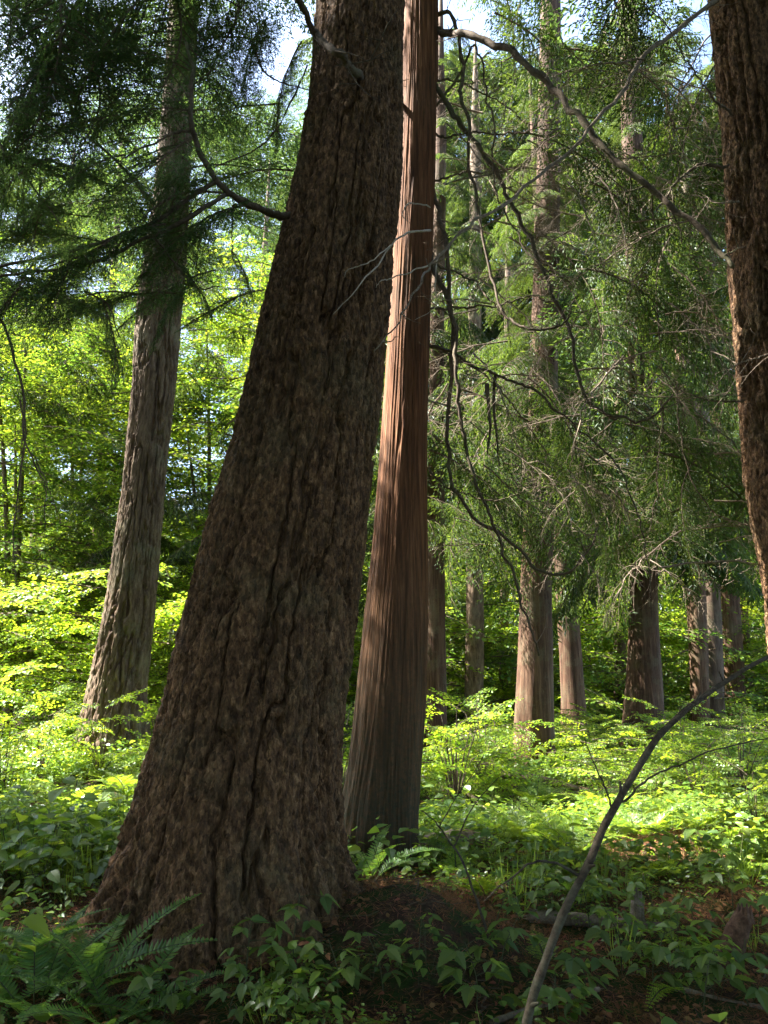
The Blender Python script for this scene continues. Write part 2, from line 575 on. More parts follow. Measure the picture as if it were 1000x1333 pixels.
# ------------------------------------------------------------------ trunks
def trunk_mesh(name, path, radii, bark, mat, z_fine, n_fine, n_coarse, ns, base, flare=0.0, lobes=5, seed=0, front_dense=.0, roots=()):
    """path: rows of points from the ground up; fine bark relief up to z_fine"""
    full = spline(np.column_stack([path, radii]), 600)
    z = full[:, 2]
    zs = np.concatenate([np.linspace(z[0], min(z_fine, z[-1] - .1), n_fine), np.linspace(min(z_fine, z[-1] - .1), z[-1], n_coarse + 1)[1:]])
    order = np.argsort(z)
    c = np.column_stack([np.interp(zs, z[order], full[order, k]) for k in range(4)])
    ctr, r = c[:, :3], c[:, 3]
    t = np.arange(ns) / ns * 2 * math.pi
    th = t + front_dense * np.sin(t)         # more vertices towards -Y
    ang = th + math.pi / 2
    n = len(zs)
    A, H = np.meshgrid(ang, zs)
    R = np.repeat(r[:, None], ns, 1)
    hb = H - zs[0]
    if flare:
        lob = 0
        for k in range(lobes):
            a0 = 2 * math.pi * (k + .5 * hsh(np.array([k]), np.array([seed]), np.array([3]))[0]) / lobes
            lob = lob + np.exp(-((np.angle(np.exp(1j * (A - a0)))) / .42) ** 2)
        R = R * (1 + flare * np.exp(-hb / .28) * (.35 + lob) + .35 * flare * np.exp(-hb / .9) * (lob - .5))
    for a0, wd, amp, fall in roots:
        R = R + amp * np.exp(-np.clip(hb - .2, 0, 9) / fall) * np.exp(-((np.angle(np.exp(1j * (A - a0)))) / wd) ** 2)
    r0 = float(np.interp(1.5, zs - zs[0], r))
    p = np.stack([np.cos(A).ravel() * r0, np.sin(A).ravel() * r0, H.ravel()], -1)
    if bark == 'fir':
        q = p.copy()
        q[:, :2] += np.stack([vnoise(p * np.array([20, 20, 14]), seed + k) for k in range(2)], -1) * .012
        n1 = vnoise(q * np.array([10, 10, 1.15]), seed + 11) + .35 * vnoise(q * np.array([24, 24, 4.5]), seed + 12)
        n2 = vnoise(q * np.array([19, 19, 3.0]), seed + 15) + .4 * vnoise(q * np.array([40, 40, 9]), seed + 16)
        n3 = fbm(q * np.array([30, 30, 16]), 3, seed + 19)
        some = sstep(-.85, .15, vnoise(p * np.array([4, 4, 1.3]), seed + 60))
        c1 = 1 - sstep(.0, .20, np.abs(n1))
        c2 = 1 - sstep(.0, .18, np.abs(n2))
        c3 = 1 - sstep(.0, .22, np.abs(n3))
        low = fbm(p * np.array([3, 3, .9]), 3, seed + 40)
        fl = fbm(p * np.array([34, 34, 17]), 4, seed + 50)
        step = np.floor((fl + 1.2) * 3.2) / 3.2
        disp = -c1 * (.022 + .046 * some) - c2 * (.006 + .014 * (1 - some)) - c3 * .005 + np.clip(np.abs(n1), 0, .6) * .022 + low * .016 + step * .010 + fl * .005
    elif bark == 'cedar':
        q = p.copy()
        tw = .25 * p[:, 2]
        wv = vnoise(p * np.array([3, 3, .7]), seed) * .06
        q[:, :2] += wv[:, None]
        s1 = 1 - np.abs(vnoise(q * np.array([34, 34, 1.1]), seed + 1))
        s2 = 1 - np.abs(vnoise(q * np.array([75, 75, 2.6]), seed + 2))
        s3 = vnoise(q * np.array([9, 9, .35]), seed + 3)
        fl = np.exp(-(p[:, 2] - zs[0]) / 1.6)
        disp = (s1 ** 2 - .6) * .011 + (s2 - .6) * .006 + s3 * (.010 + .03 * fl)
    else:
        q = p * np.array([1, 1, .18]) * 9
        f1, f2, cid = voro(q + seed, seed)
        disp = (sstep(0, .3, f2 - f1) - 1) * .03 + .02 * fbm(p * np.array([3, 3, 1]), 3, seed)
    sc = np.interp(hb.ravel(), [0, 1e-6, 100], [1, 1, 1]) * np.clip(R.ravel() / r0, .4, 1.5)
    Rf = R.ravel() + disp * sc
    v = np.stack([ctr[:, 0].repeat(ns) + np.cos(A).ravel() * Rf, ctr[:, 1].repeat(ns) + np.sin(A).ravel() * Rf, ctr[:, 2].repeat(ns)], -1) - base
    i = np.arange(n - 1)[:, None] * ns
    j = np.arange(ns)[None, :]
    j2 = (j + 1) % ns
    qd = np.stack([i + j, i + j2, i + ns + j2, i + ns + j], -1).reshape(-1, 4)
    mb = MB()
    mb.add(v, None, qd)
    return mb.mesh(name, mat)


def rows_to_path(rows, Y, top_z, top_r, zdig=.25):
    """rows: (pixel y, left edge, right edge) from the base up, at forward distance Y (or a list of distances)"""
    pts, rr = [], []
    for k, (yp, xl, xr) in enumerate(rows):
        d = Y[k] if isinstance(Y, (list, tuple)) else Y
        p, t = P((xl + xr) / 2, yp, d)
        pts.append(p)
        rr.append((xr - xl) / 2 * t / FPX)
    pts, rr = np.array(pts), np.array(rr)
    g = gh(pts[0, 0], pts[0, 1]) - zdig
    d0 = (pts[0] - pts[1]) / max(pts[1, 2] - pts[0, 2], .1)
    if pts[0, 2] > g + .05:
        pts = np.vstack([pts[0] + d0 * (pts[0, 2] - g) * np.array([.6, .6, 1]), pts])
        pts[0, 2] = g
        rr = np.concatenate([[rr[0] * 1.06], rr])
    d1 = (pts[-1] - pts[-2]) / max(pts[-1, 2] - pts[-2, 2], .1)
    if top_z > pts[-1, 2] + .5:
        nxt = pts[-1] + d1 * (top_z - pts[-1, 2]) * np.array([.7, .7, 1])
        pts = np.vstack([pts, (pts[-1] * .5 + nxt * .5), nxt])
        rr = np.concatenate([rr, [rr[-1] * .5 + top_r * .5, top_r]])
    return pts, rr


# ------------------------------------------------------------------ boughs (prototypes along +X, unit names)
def conifer_bough(seed, length, mode, mats, dens=1.0, big=1.0):
    """mode 'fine': needles one by one (near); 'fir': blades (far); 'cedar': hanging flat sprays"""
    rg = np.random.default_rng(seed)
    mb = MB()
    n = 14
    s = np.linspace(0, 1, n)
    droop = {'fine': .16, 'fir': .20, 'cedar': .34}[mode]
    lift = {'fine': .10, 'fir': .10, 'cedar': .12}[mode]
    ax = np.stack([s * length, .05 * length * np.sin(s * 5 + rg.uniform(0, 6)), length * (lift * s - droop * s * s * 1.6)], -1)
    tube(mb, ax, .0055 * length + .002, .002, 5, 1)
    step = {'fine': .05, 'fir': .075, 'cedar': .085}[mode] / dens
    O, D, Nn, Ls, Ws = [], [], [], [], []
    ns = int(length / step)
    for k in range(ns):
        u = .10 + .90 * (k + rg.uniform(-.3, .3)) / ns
        u = min(max(u, .06), .995)
        c = np.array([np.interp(u, s, ax[:, d]) for d in range(3)])
        side = 1 if k % 2 else -1
        sl = length * (.42 * (1 - u) ** .8 + .06) * (.35 + .65 * min(1, u / .3)) * rg.uniform(.55, 1.15)
        a = side * rad(rg.uniform(45, 68))
        d0 = unit(np.array([math.cos(a), math.sin(a), rg.uniform(-.25, .1)]))
        m_ = 7
        q = np.linspace(0, 1, m_)[:, None]
        gdn = {'fine': .25, 'fir': .30, 'cedar': .75}[mode]
        sb = c + q * d0 * sl + q ** 2 * np.array([.15, 0, -gdn]) * sl + np.array([0, 0, 1]) * rg.normal(0, .004, (m_, 1))
        tube(mb, sb, .004 if mode == 'fine' else .006, .0015, 3, 1)
        tn = unit(sb[-1] - sb[0])
        tw = {'fine': .032, 'fir': .045, 'cedar': .035}[mode]
        nt = max(3, int(sl / tw))
        for j in range(nt):
            v = .12 + .88 * j / nt
            b = sb[0] * 0 + np.array([np.interp(v, q[:, 0], sb[:, d]) for d in range(3)])
            s2 = 1 if j % 2 else -1
            tl = (.04 + .26 * sl * (1 - v * .75)) * rg.uniform(.6, 1.2)
            up = np.array([0, 0, 1.0])
            lat = unit(np.cross(up, tn)) * s2
            dd = unit(tn * rg.uniform(.6, 1.0) + lat * .8 + up * rg.uniform(-.35, .05) * (2.2 if mode == 'cedar' else 1))
            if mode == 'fine':
                tl = min(tl, .16)
                k2 = max(3, int(tl / .011))
                uu = (np.arange(k2) + .3) / k2
                bp = b + dd * tl * uu[:, None] + np.array([0, 0, -.12]) * tl * (uu ** 2)[:, None]
                l2 = unit(np.cross(up, dd))
                for s3 in (1, -1):
                    O.append(bp); D.append(dd * .6 + s3 * l2 + rg.normal(0, .3, (k2, 3)))
                    Nn.append(up + rg.normal(0, .5, (k2, 3)))
                    Ls.append(rg.uniform(.014, .026, k2)); Ws.append(rg.uniform(.006, .010, k2))
            elif mode == 'fir':
                k2 = max(2, int(tl / .05))
                uu = (np.arange(k2) + .2) / k2
                bp = b + dd * tl * uu[:, None]
                O.append(bp); D.append(dd + rg.normal(0, .35, (k2, 3)))
                Nn.append(up + rg.normal(0, .45, (k2, 3)))
                Ls.append(rg.uniform(.06, .11, k2)); Ws.append(rg.uniform(.024, .042, k2))
            else:
                k2 = max(2, int(tl / (.030 * big)))
                uu = (np.arange(k2) + .2) / k2
                bp = b + dd * tl * uu[:, None] + np.array([0, 0, -.35]) * tl * (uu ** 2)[:, None]
                l2 = unit(np.cross(up, dd))
                sg = np.where(np.arange(k2) % 2, 1, -1)[:, None]
                O.append(bp); D.append(dd + .5 * sg * l2 + rg.normal(0, .12, (k2, 3)) + np.array([0, 0, -.2]))
                Nn.append(up + rg.normal(0, .2, (k2, 3)))
                Ls.append(rg.uniform(.05, .09, k2) * big); Ws.append(rg.uniform(.016, .026, k2) * (big ** .8))
    T = T_RHOMB
    leaves(mb, T, np.concatenate(O), np.concatenate(D), np.concatenate(Nn), np.concatenate(Ls), np.concatenate(Ws), 0)
    return mb.mesh('bough', mats, False)


def leafy_bough(seed, length, leaf, T, mats, n_side=16, per=9, flat=.35, rise=.15):
    """a broadleaf branch along +X: leaves held in loose level layers"""
    rg = np.random.default_rng(seed)
    mb = MB()
    s = np.linspace(0, 1, 10)
    ax = np.stack([s * length, .08 * length * np.sin(s * 4 + rg.uniform(0, 6)), length * (rise * s - .25 * s * s)], -1)
    tube(mb, ax, .008 * length + .003, .002, 4, 1)
    O, D, L_ = [], [], []
    for k in range(n_side):
        u = .15 + .85 * k / n_side
        c = np.array([np.interp(u, s, ax[:, d]) for d in range(3)])
        sl = length * .5 * (1.05 - u * .7) * rg.uniform(.4, 1.1)
        a = (1 if k % 2 else -1) * rad(rg.uniform(25, 75))
        d0 = np.array([math.cos(a), math.sin(a), rg.uniform(-.2, .35)])
        q = np.linspace(0, 1, 5)[:, None]
        sb = c + q * d0 * sl + q ** 2 * np.array([0, 0, -.18]) * sl
        tube(mb, sb, .004, .0015, 3, 1)
        m_ = max(3, int(per * sl / (length * .35)))
        w = (np.arange(m_) + rg.uniform(.2, .8, m_)) / m_
        b = np.column_stack([np.interp(w, q[:, 0], sb[:, d]) for d in range(3)])
        a2 = a + np.where(np.arange(m_) % 2, 1, -1) * rg.uniform(.3, 1.3, m_)
        dd = np.stack([np.cos(a2), np.sin(a2), rg.uniform(-.5, .15, m_)], -1)
        pet = rg.uniform(.2, .7, m_)[:, None] * leaf
        O.append(b + dd * pet); D.append(dd); L_.append(leaf * rg.uniform(.6, 1.2, m_))
    O, D, L_ = np.concatenate(O), np.concatenate(D), np.concatenate(L_)
    leaves(mb, T, O, D, np.array([0, 0, 1.0]) + rg.normal(0, flat, (len(O), 3)), L_, L_ * rg.uniform(.75, 1.0, len(O)), 0)
    return mb.mesh('bough', mats, False)


def twiggy_bough(seed, length, mats, fine=26):
    """a dead, bare conifer branch with fine crooked twigs"""
    rg = np.random.default_rng(seed)
    mb = MB()
    s = np.linspace(0, 1, 12)
    ax = np.stack([s * length, .1 * length * np.sin(s * 4 + rg.uniform(0, 6)), length * (.05 * s - .35 * s * s)], -1)
    ax[1:] += rg.normal(0, .012, (11, 3))
    tube(mb, ax, .012, .003, 5, 0)
    for k in range(fine):
        u = rg.uniform(.1, .98)
        c = np.array([np.interp(u, s, ax[:, d]) for d in range(3)])
        sl = length * .42 * (1.1 - u * .7) * rg.uniform(.3, 1.0)
        a = (1 if k % 2 else -1) * rad(rg.uniform(20, 80))
        d0 = np.array([math.cos(a), math.sin(a), rg.uniform(-.6, .3)])
        q = np.linspace(0, 1, 7)[:, None]
        sb = c + q * d0 * sl + q ** 2 * np.array([rg.uniform(-.2, .2), rg.uniform(-.2, .2), -.35]) * sl + rg.normal(0, .010, (7, 3)) * q
        tube(mb, sb, .0042, .0012, 3, 0)
        for j in range(rg.integers(1, 5)):
            v = rg.uniform(.3, .95)
            b = np.array([np.interp(v, q[:, 0], sb[:, d]) for d in range(3)])
            dd = unit(d0 + rg.normal(0, .7, 3))
            tube(mb, b + np.linspace(0, 1, 4)[:, None] * dd * sl * .35 + rg.normal(0, .006, (4, 3)), .0022, .0008, 3, 0)
    return mb.mesh('dead_twigs', mats)


B = {}
B['fine'] = [conifer_bough(100 + k, 1.5, 'fine', [M['fir_leaf'], M['branch_bark']], 1.35) for k in range(3)]
B['fir'] = [conifer_bough(120 + k, 2.6, 'fir', [M['fir_leaf'], M['branch_bark']]) for k in range(3)]
B['cedar'] = [conifer_bough(140 + k, 2.4, 'cedar', [M['cedar_leaf'], M['branch_bark']]) for k in range(4)]
B['farcedar'] = [conifer_bough(150 + k, 2.4, 'cedar', [M['far_cedar_leaf'], M['branch_bark']], .8, 2.3) for k in range(4)]
B['maple'] = [leafy_bough(160 + k, 2.0, .135, T_MAPLE, [M[['maple', 'maple_deep', 'maple', 'maple_deep'][k]], M['branch_bark']], 20, 9) for k in range(4)]
B['under'] = [leafy_bough(180 + k, 1.2, .075, T_OVATE, [M['under'], M['branch_bark']], 18, 10) for k in range(4)]
B['twigs'] = [twiggy_bough(200 + k, 1.6, [M['dead_wood']]) for k in range(3)]
S = {k: [source('%s_bough_%d' % (k, i), me) for i, me in enumerate(v)] for k, v in B.items()}


def aim_euler(d, roll=0.0):
    """euler that turns +X to d, keeping +Z as upright as it can"""
    x = Vector(d).normalized()
    y = Vector((0, 0, 1)).cross(x)
    if y.length < 1e-3:
        y = Vector((0, 1, 0))
    y.normalize()
    z = x.cross(y)
    m = Matrix((x, y, z)).transposed() @ Matrix.Rotation(roll, 3, 'X')
    return m.to_euler()


# which invisible canopy to keep: ground points wanted in shade or in sun
def sun_landing(p, z=0.5):
    t = (p[..., 2] - z) / SUN_DIR[2]
    return p[..., 0] - SUN_DIR[0] * t, p[..., 1] - SUN_DIR[1] * t


def in_view(p):
    """True where the photograph sees p"""
    dy = p[..., 1]
    dz = p[..., 2] - CAM_Z
    zc = dy * math.cos(PITCH) + dz * math.sin(PITCH)
    yc = -dy * math.sin(PITCH) + dz * math.cos(PITCH)
    ok = zc > .3
    zc = np.maximum(zc, .3)
    u, v = p[..., 0] / zc * FPX, yc / zc * FPX
    return ok & (np.abs(u) < 560) & (np.abs(v) < 720)


def canopy(axis_fn, z0, z1, n, rmax, kind, seed, tip=.25, keep=None, rmin=.1, droop=-.12, sunny=None, force=False):
    """points, eulers, scales and variant numbers for boughs round a trunk axis"""
    rg = np.random.default_rng(seed)
    z = z0 + (z1 - z0) * rg.uniform(0, 1, n) ** 1.1
    a = (np.arange(n) * 2.39996 + rg.uniform(-.4, .4, n)) % (2 * math.pi)
    prof = tip + (1 - tip) * (1 - (z - z0) / max(z1 - z0, .1))
    ln = {'fir': 2.6, 'cedar': 2.4, 'farcedar': 2.4, 'maple': 2.0, 'under': 1.2, 'fine': 1.5, 'twigs': 1.6}[kind]
    scl = rmax * prof / ln * rg.uniform(.75, 1.2, n)
    base = np.array([axis_fn(k) for k in z])
    d = np.stack([np.cos(a), np.sin(a), droop + rg.uniform(-.12, .12, n)], -1)
    pts = base + d * rmin
    mid = base + d * (scl * ln * .6)[:, None]
    k = np.ones(n, bool)
    if sunny is not None:
        lx, ly = sun_landing(mid)
        k &= ~(sunny(lx, ly) & ((not force) & ~in_view(mid) | force))
        for f in (.15, .5, .85, 1.1):
            q = base + d * (scl * ln * f)[:, None]
            hit = gaps(*sun_landing(q))
            k &= ~(hit & (~in_view(q) | force | (q[:, 2] > 9)))
    if keep is not None:
        k &= keep(mid)
    eul = np.array([aim_euler(q, rg.uniform(-.25, .25)) for q in d])
    return pts[k], eul[k], scl[k], rg.integers(0, len(S[kind]), n)[k]


def sun_wanted(lx, ly):
    """where the ground wants sun: dappled beyond the two near trees, and a few small gaps before them"""
    q = np.stack([lx * .42, ly * .42, 0 * lx], -1)
    return (fbm(q, 2, 515) > np.where((ly > 12.5) & (ly < 27), .12, -.15)) & (ly > 7.4)


x0f = -.15


def gaps(lx, ly):
    """openings in the canopy that nothing reaches into: the cedar's flank, the glade, the cedar beyond it, flecks on the left"""
    flank = (np.abs(ly - (7.0 - .195 * lx)) < .55) & (lx > 1.6) & (lx < 5.4)
    glade = ((lx - 3.2) / 2.2) ** 2 + ((ly - 9.8) / 1.5) ** 2 < 1
    beyond = (np.abs(ly - 14.7) < .6) & (lx > 2.3) & (lx < 6.2)
    fleck = (np.hypot(lx - x0f, ly - 6.15) < .6) | (np.hypot(lx + 2.3, ly - 4.9) < .65) | (np.hypot(lx + 1.35, ly - 4.75) < .25) | (np.hypot(lx - 7.0, ly - 5.6) < .8) | (np.hypot(lx - 1.9, ly - 5.5) < .45) | (np.hypot(lx + 3.4, ly - 8.3) < .8)
    fleck |= (np.abs(ly - 4.8) < .2) & (lx > -1.45) & (lx < -.85)
    return flank | glade | beyond | fleck


def axis_of(path):
    z = path[:, 2]
    return lambda h: np.array([np.interp(h, z, path[:, 0]), np.interp(h, z, path[:, 1]), h])


def make_tree(name, label, rows, Y, bark, mat, top_z, top_r, z_fine=9, n_fine=120, ns=64, flare=.25, seed=0, group=None, crowns=(), front=0.0, zdig=.25, n_coarse=14, lobes=5, roots=()):
    pts, rr = rows_to_path(rows, Y, top_z, top_r, zdig)
    base = pts[0] + np.array([0, 0, zdig])
    t = thing(name, base, label, 'tree', group)
    me = trunk_mesh('trunk', pts, rr, bark, mat, z_fine, n_fine, n_coarse, ns, base, flare, lobes, seed, front, roots)
    obj('trunk', me, t)
    ax = axis_of(pts)
    for c in crowns:
        c = dict(c)
        kind = c['kind']
        p, e, s, i = canopy(ax, c['z0'], c['z1'], c['n'], c['r'], kind, seed * 31 + 5, c.get('tip', .25), c.get('keep'), c.get('rmin', .15), c.get('droop', -.12), sun_wanted, c.get('force', False))
        if not len(p):
            continue
        crown_part(t, base, kind, p, e, s, i, c.get('mass', False))
    return t, base, pts, rr


def crown_part(t, base, kind, p, e, s, i, mass):
    """boughs in view become objects of their own under the crown; the mass above the picture is one part"""
    see = in_view(p + np.array([[Euler(q).to_matrix() @ Vector((1.2 * k, 0, 0))] for q, k in zip(e, s)]).reshape(-1, 3)) | in_view(p)
    if mass:
        see[:] = False
    if see.any():
        cr = obj('crown', None, t) if kind != 'twigs' else obj('dead_branches', None, t)
        for a, b, c, d in zip(p[see] - base, e[see], s[see], i[see]):
            if kind == 'fir' and (a + base)[1] < 11:
                obj('bough', B['fine'][d], cr, a, b, float(c) * 1.6)
                continue
            obj('bough' if kind != 'twigs' else 'dead_branch', B[kind][d], cr, a, b, float(c))
    if (~see).any():
        h = ~see
        props(scatter('foliage', p[h] - base, e[h], s[h], i[h], S[kind], t), kind='stuff')


# ------------------------------------------------------------------ the two near trees
FIR_ROWS = [(1285, 118, 512), (1225, 132, 474), (1140, 154, 452), (1060, 176, 441), (960, 205, 443), (850, 233, 456), (700, 271, 471), (560, 310, 487), (430, 340, 503), (300, 370, 514), (170, 396, 521), (0, 416, 526)]
fir, fir_base, fir_pts, fir_r = make_tree('fir_tree', 'huge leaning fir trunk with thick furrowed dark brown bark, largest in front', FIR_ROWS, 5.2, 'fir', M['fir_bark'], 30, .12,
    z_fine=8.3, n_fine=880, ns=460, flare=.13, seed=3, front=.45, zdig=.3, lobes=6, roots=[(-.25, .38, .75, .22), (-.95, .30, .30, .25), (-1.75, .25, .25, .3), (-2.6, .3, .28, .3)],
    crowns=[dict(kind='fir', z0=12, z1=30, n=150, r=4.2)])
CED_ROWS = [(1118, 441, 547), (1060, 446, 546), (980, 458, 550), (900, 466, 555), (800, 476, 557), (700, 486, 557), (560, 497, 556), (400, 508, 561), (250, 516, 566), (120, 522, 568), (0, 525, 570)]
cedar, ced_base, ced_pts, ced_r = make_tree('cedar_tree', 'slim red-brown cedar with stringy bark close behind the leaning fir', CED_ROWS, 7.0, 'cedar', M['cedar_bark'], 26, .06,
    z_fine=11, n_fine=300, ns=320, flare=.10, seed=9, front=.45, lobes=4,
    crowns=[dict(kind='cedar', z0=12.5, z1=26, n=70, r=3.0)])

# right edge tree and the tree on the left
RT_ROWS = [(1150, 1042, 1190), (900, 1015, 1140), (740, 998, 1112), (650, 981, 1092), (500, 966, 1072), (300, 955, 1055), (150, 945, 1042), (0, 930, 1022)]
rtree, rt_base, rt_pts, rt_r = make_tree('fir_tree', 'brown furrowed trunk cut off by the right picture edge', RT_ROWS, 6.6, 'fir', M['fir_bark'], 26, .1,
    z_fine=9.5, n_fine=420, ns=220, flare=.1, seed=21, front=.45, crowns=[dict(kind='fir', z0=11, z1=26, n=90, r=3.4)])
LT_ROWS = [(985, 98, 192), (900, 116, 189), (800, 137, 200), (700, 152, 208), (600, 165, 216), (500, 174, 227), (400, 181, 235), (300, 196, 243), (150, 212, 250), (0, 222, 258)]
ltree, lt_base, lt_pts, lt_r = make_tree('fir_tree', 'tall grey-brown trunk rising out of bright leafy shrubs on the left', LT_ROWS, 13.5, 'fir', M['grey_bark'], 34, .1,
    z_fine=16, n_fine=420, ns=180, flare=.2, seed=33, front=.4, lobes=3, crowns=[dict(kind='fir', z0=10.5, z1=34, n=120, r=3.2, force=True)])

# ------------------------------------------------------------------ trees standing behind
CEDARS = [
    # label, rows, distance, bark, crown (z0, z1, n, r)
    ('cedar trunk with a sunlit pale left face, nearest beyond the clearing', [(1003, 671, 720), (950, 672, 718), (850, 677, 717), (760, 680, 716), (600, 688, 722), (450, 693, 724), (250, 700, 727), (0, 706, 728)], 15.0, 'dark_cedar', (5.0, 17, 120, 2.7)),
    ('dark trunk leaning left just right of the sunlit cedar trunk', [(958, 733, 765), (900, 732, 759), (800, 727, 751), (650, 716, 738), (500, 706, 726)], 23.0, 'dark_cedar', (7.5, 22, 40, 2.6)),
    ('broad dark cedar trunk with fluted base, right of the leaning dark trunk', [(975, 813, 864), (900, 818, 860), (800, 822, 854), (650, 824, 852), (450, 820, 845), (200, 812, 835), (0, 806, 827)], 19.0, 'dark_cedar', (5.0, 20, 130, 3.0)),
    ('left stem of the twin trunks above the leaning sapling, with a pale lit edge', [(925, 902, 922), (800, 897, 918), (600, 889, 909), (300, 872, 890)], 26.0, 'dark_cedar', (6.4, 24, 60, 2.9)),
    ('right stem of the twin trunks above the leaning sapling', [(920, 919, 942), (800, 915, 937), (600, 906, 926), (300, 888, 905)], 27.0, 'far_bark', (7.5, 24, 50, 2.8)),
    ('straight dark trunk at the far right behind the leaning sapling', [(930, 946, 970), (800, 940, 962), (600, 930, 951), (300, 905, 925)], 29.0, 'dark_cedar', (6.5, 24, 60, 3.0)),
    ('thin dark trunk touching the straight trunk at the far right', [(930, 971, 982), (800, 963, 973), (600, 948, 957)], 32.0, 'far_bark', (9, 22, 24, 2.2)),
    ('dark trunk showing just right of the red-brown cedar', [(912, 552, 579), (800, 555, 578), (600, 559, 577), (450, 561, 577), (200, 566, 580)], 18.0, 'dark_cedar', (6.2, 20, 80, 2.7)),
    ('grey trunk standing in leaves between the red-brown cedar and sunlit trunk', [(905, 606, 629), (750, 608, 628), (600, 609, 627), (480, 610, 626), (200, 613, 626)], 26.0, 'grey_bark', (7.5, 26, 50, 2.9)),
    ('very thin pale trunk far behind, left of the grey trunk', [(870, 585, 593), (600, 588, 595), (450, 589, 595)], 38.0, 'grey_bark', (10, 24, 16, 2.4)),
    ('slender pale trunk far behind, left of the sunlit cedar trunk', [(880, 650, 661), (600, 654, 663), (400, 657, 665)], 34.0, 'grey_bark', (10, 26, 24, 2.6)),
    ('slender dark trunk touching the left side of the broad fluted cedar', [(915, 800, 815), (700, 801, 813), (500, 800, 811)], 30.0, 'far_bark', (9, 24, 24, 2.6)),
    ('thin dark trunk far behind between leaning trunk and fluted cedar', [(905, 783, 794), (700, 785, 793), (500, 785, 792)], 38.0, 'far_bark', (10, 24, 16, 2.4)),
    ('pale thin trunk in the leaves left of the tall grey-brown trunk', [(860, 108, 119), (600, 128, 137), (420, 140, 148), (200, 155, 162)], 31.0, 'grey_bark', (12, 26, 24, 2.8)),
    ('dim thin trunk at the far left edge among shaded leaves', [(880, 20, 34), (600, 52, 64), (400, 72, 83)], 30.0, 'far_bark', (11, 24, 30, 3.0)),
    ('pale trunk half hidden in leaves left of the leaning fir', [(850, 296, 308), (600, 322, 332), (400, 336, 345)], 36.0, 'grey_bark', (12, 28, 24, 3.0)),
]
for k, (lab, rows, Y, mt, (z0, z1, n, r)) in enumerate(CEDARS):
    rows = [(a, b - (c - b) * .07, c + (c - b) * .07) for a, b, c in rows]
    make_tree('cedar_tree' if mt == 'dark_cedar' else 'conifer_tree', lab, rows, Y, 'cedar' if mt == 'dark_cedar' else 'far', M[mt], z1 + 1, .05,
        z_fine=Y * .9, n_fine=90 if Y < 22 else 50, ns=56 if Y < 22 else 28, flare=.22 if Y < 22 else .12, seed=50 + 3 * k,
        crowns=[dict(kind='farcedar' if Y > 17 else 'cedar', z0=z0, z1=z1, n=n, r=r, droop=-.30)])

# neighbour trees added outside the frame to shade the foreground; some boughs reach in
for k, (lab, x, y, r, kind, z0, z1, n, cr) in enumerate([
    ('hemlock added for shade outside the left picture edge, its boughs hanging over', -6.2, 7.72, .26, 'fir', 5.0, 24, 170, 4.2),
    ('unseen hemlock added for shade further left, outside the picture', -9.5, 4.5, .3, 'fir', 4.5, 25, 170, 4.5),
    ('unseen tall fir added for shade outside the picture beyond the left shrubs', -11.5, 11.0, .35, 'fir', 7, 30, 130, 4.5),
    ('cedar added for shade outside the right picture edge', 7.2, 8.5, .35, 'cedar', 4.0, 24, 120, 3.4),
    ('unseen fir added for shade behind the viewer on the left', -3.6, -1.5, .35, 'fir', 5, 26, 150, 4.5),
    ('unseen fir added for shade behind the viewer on the right', 4.2, 1.0, .35, 'fir', 5, 26, 150, 4.3),
]):
    g = gh(x, y)
    base = np.array([x, y, g])
    t = thing('added_hemlock_tree' if k < 2 else 'conifer_tree', base, lab, 'tree')
    pts = np.array([(x, y, g - .25), (x, y, g + 3), (x + .1, y, g + 10), (x, y, z1 + 1)])
    obj('trunk', trunk_mesh('trunk', pts, np.array([r, r * .9, r * .7, .05]), 'far', M['far_bark'], 10, 40, 14, 32, base, .2, 5, 90 + k), t)
    p, e, s, i = canopy(axis_of(pts), z0, z1, n, cr, kind, 95 + k, .3, None, .15, -.18, sun_wanted, True)
    ok = np.ones(len(p), bool)
    for f in (.0, .5, 1.0, 1.3):
        q = p + np.array([list(Euler(b).to_matrix() @ Vector((2.5 * f * c, 0, 0))) for b, c in zip(e, s)])
        ok &= ~(in_view(q) & (q[:, 1] < 5.0))
    p, e, s, i = p[ok], e[ok], s[ok], i[ok]
    if len(p):
        crown_part(t, base, kind, p, e, s, i, False)

# ------------------------------------------------------------------ foliage: maples on the left, more wood far behind
def point_cloud(n, box, seed):
    rg = np.random.default_rng(seed)
    lo, hi = np.array(box[0], float), np.array(box[1], float)
    return lo + (hi - lo) * rg.uniform(0, 1, (n, 3)), rg


def boughs_at(pts, rg, kind, smin, smax, tilt=.35):
    a = rg.uniform(0, 2 * math.pi, len(pts))
    d = np.stack([np.cos(a), np.sin(a), rg.uniform(-tilt, tilt * .4, len(pts))], -1)
    return np.array([aim_euler(q, rg.uniform(-.3, .3)) for q in d]), rg.uniform(smin, smax, len(pts)), rg.integers(0, len(S[kind]), len(pts))


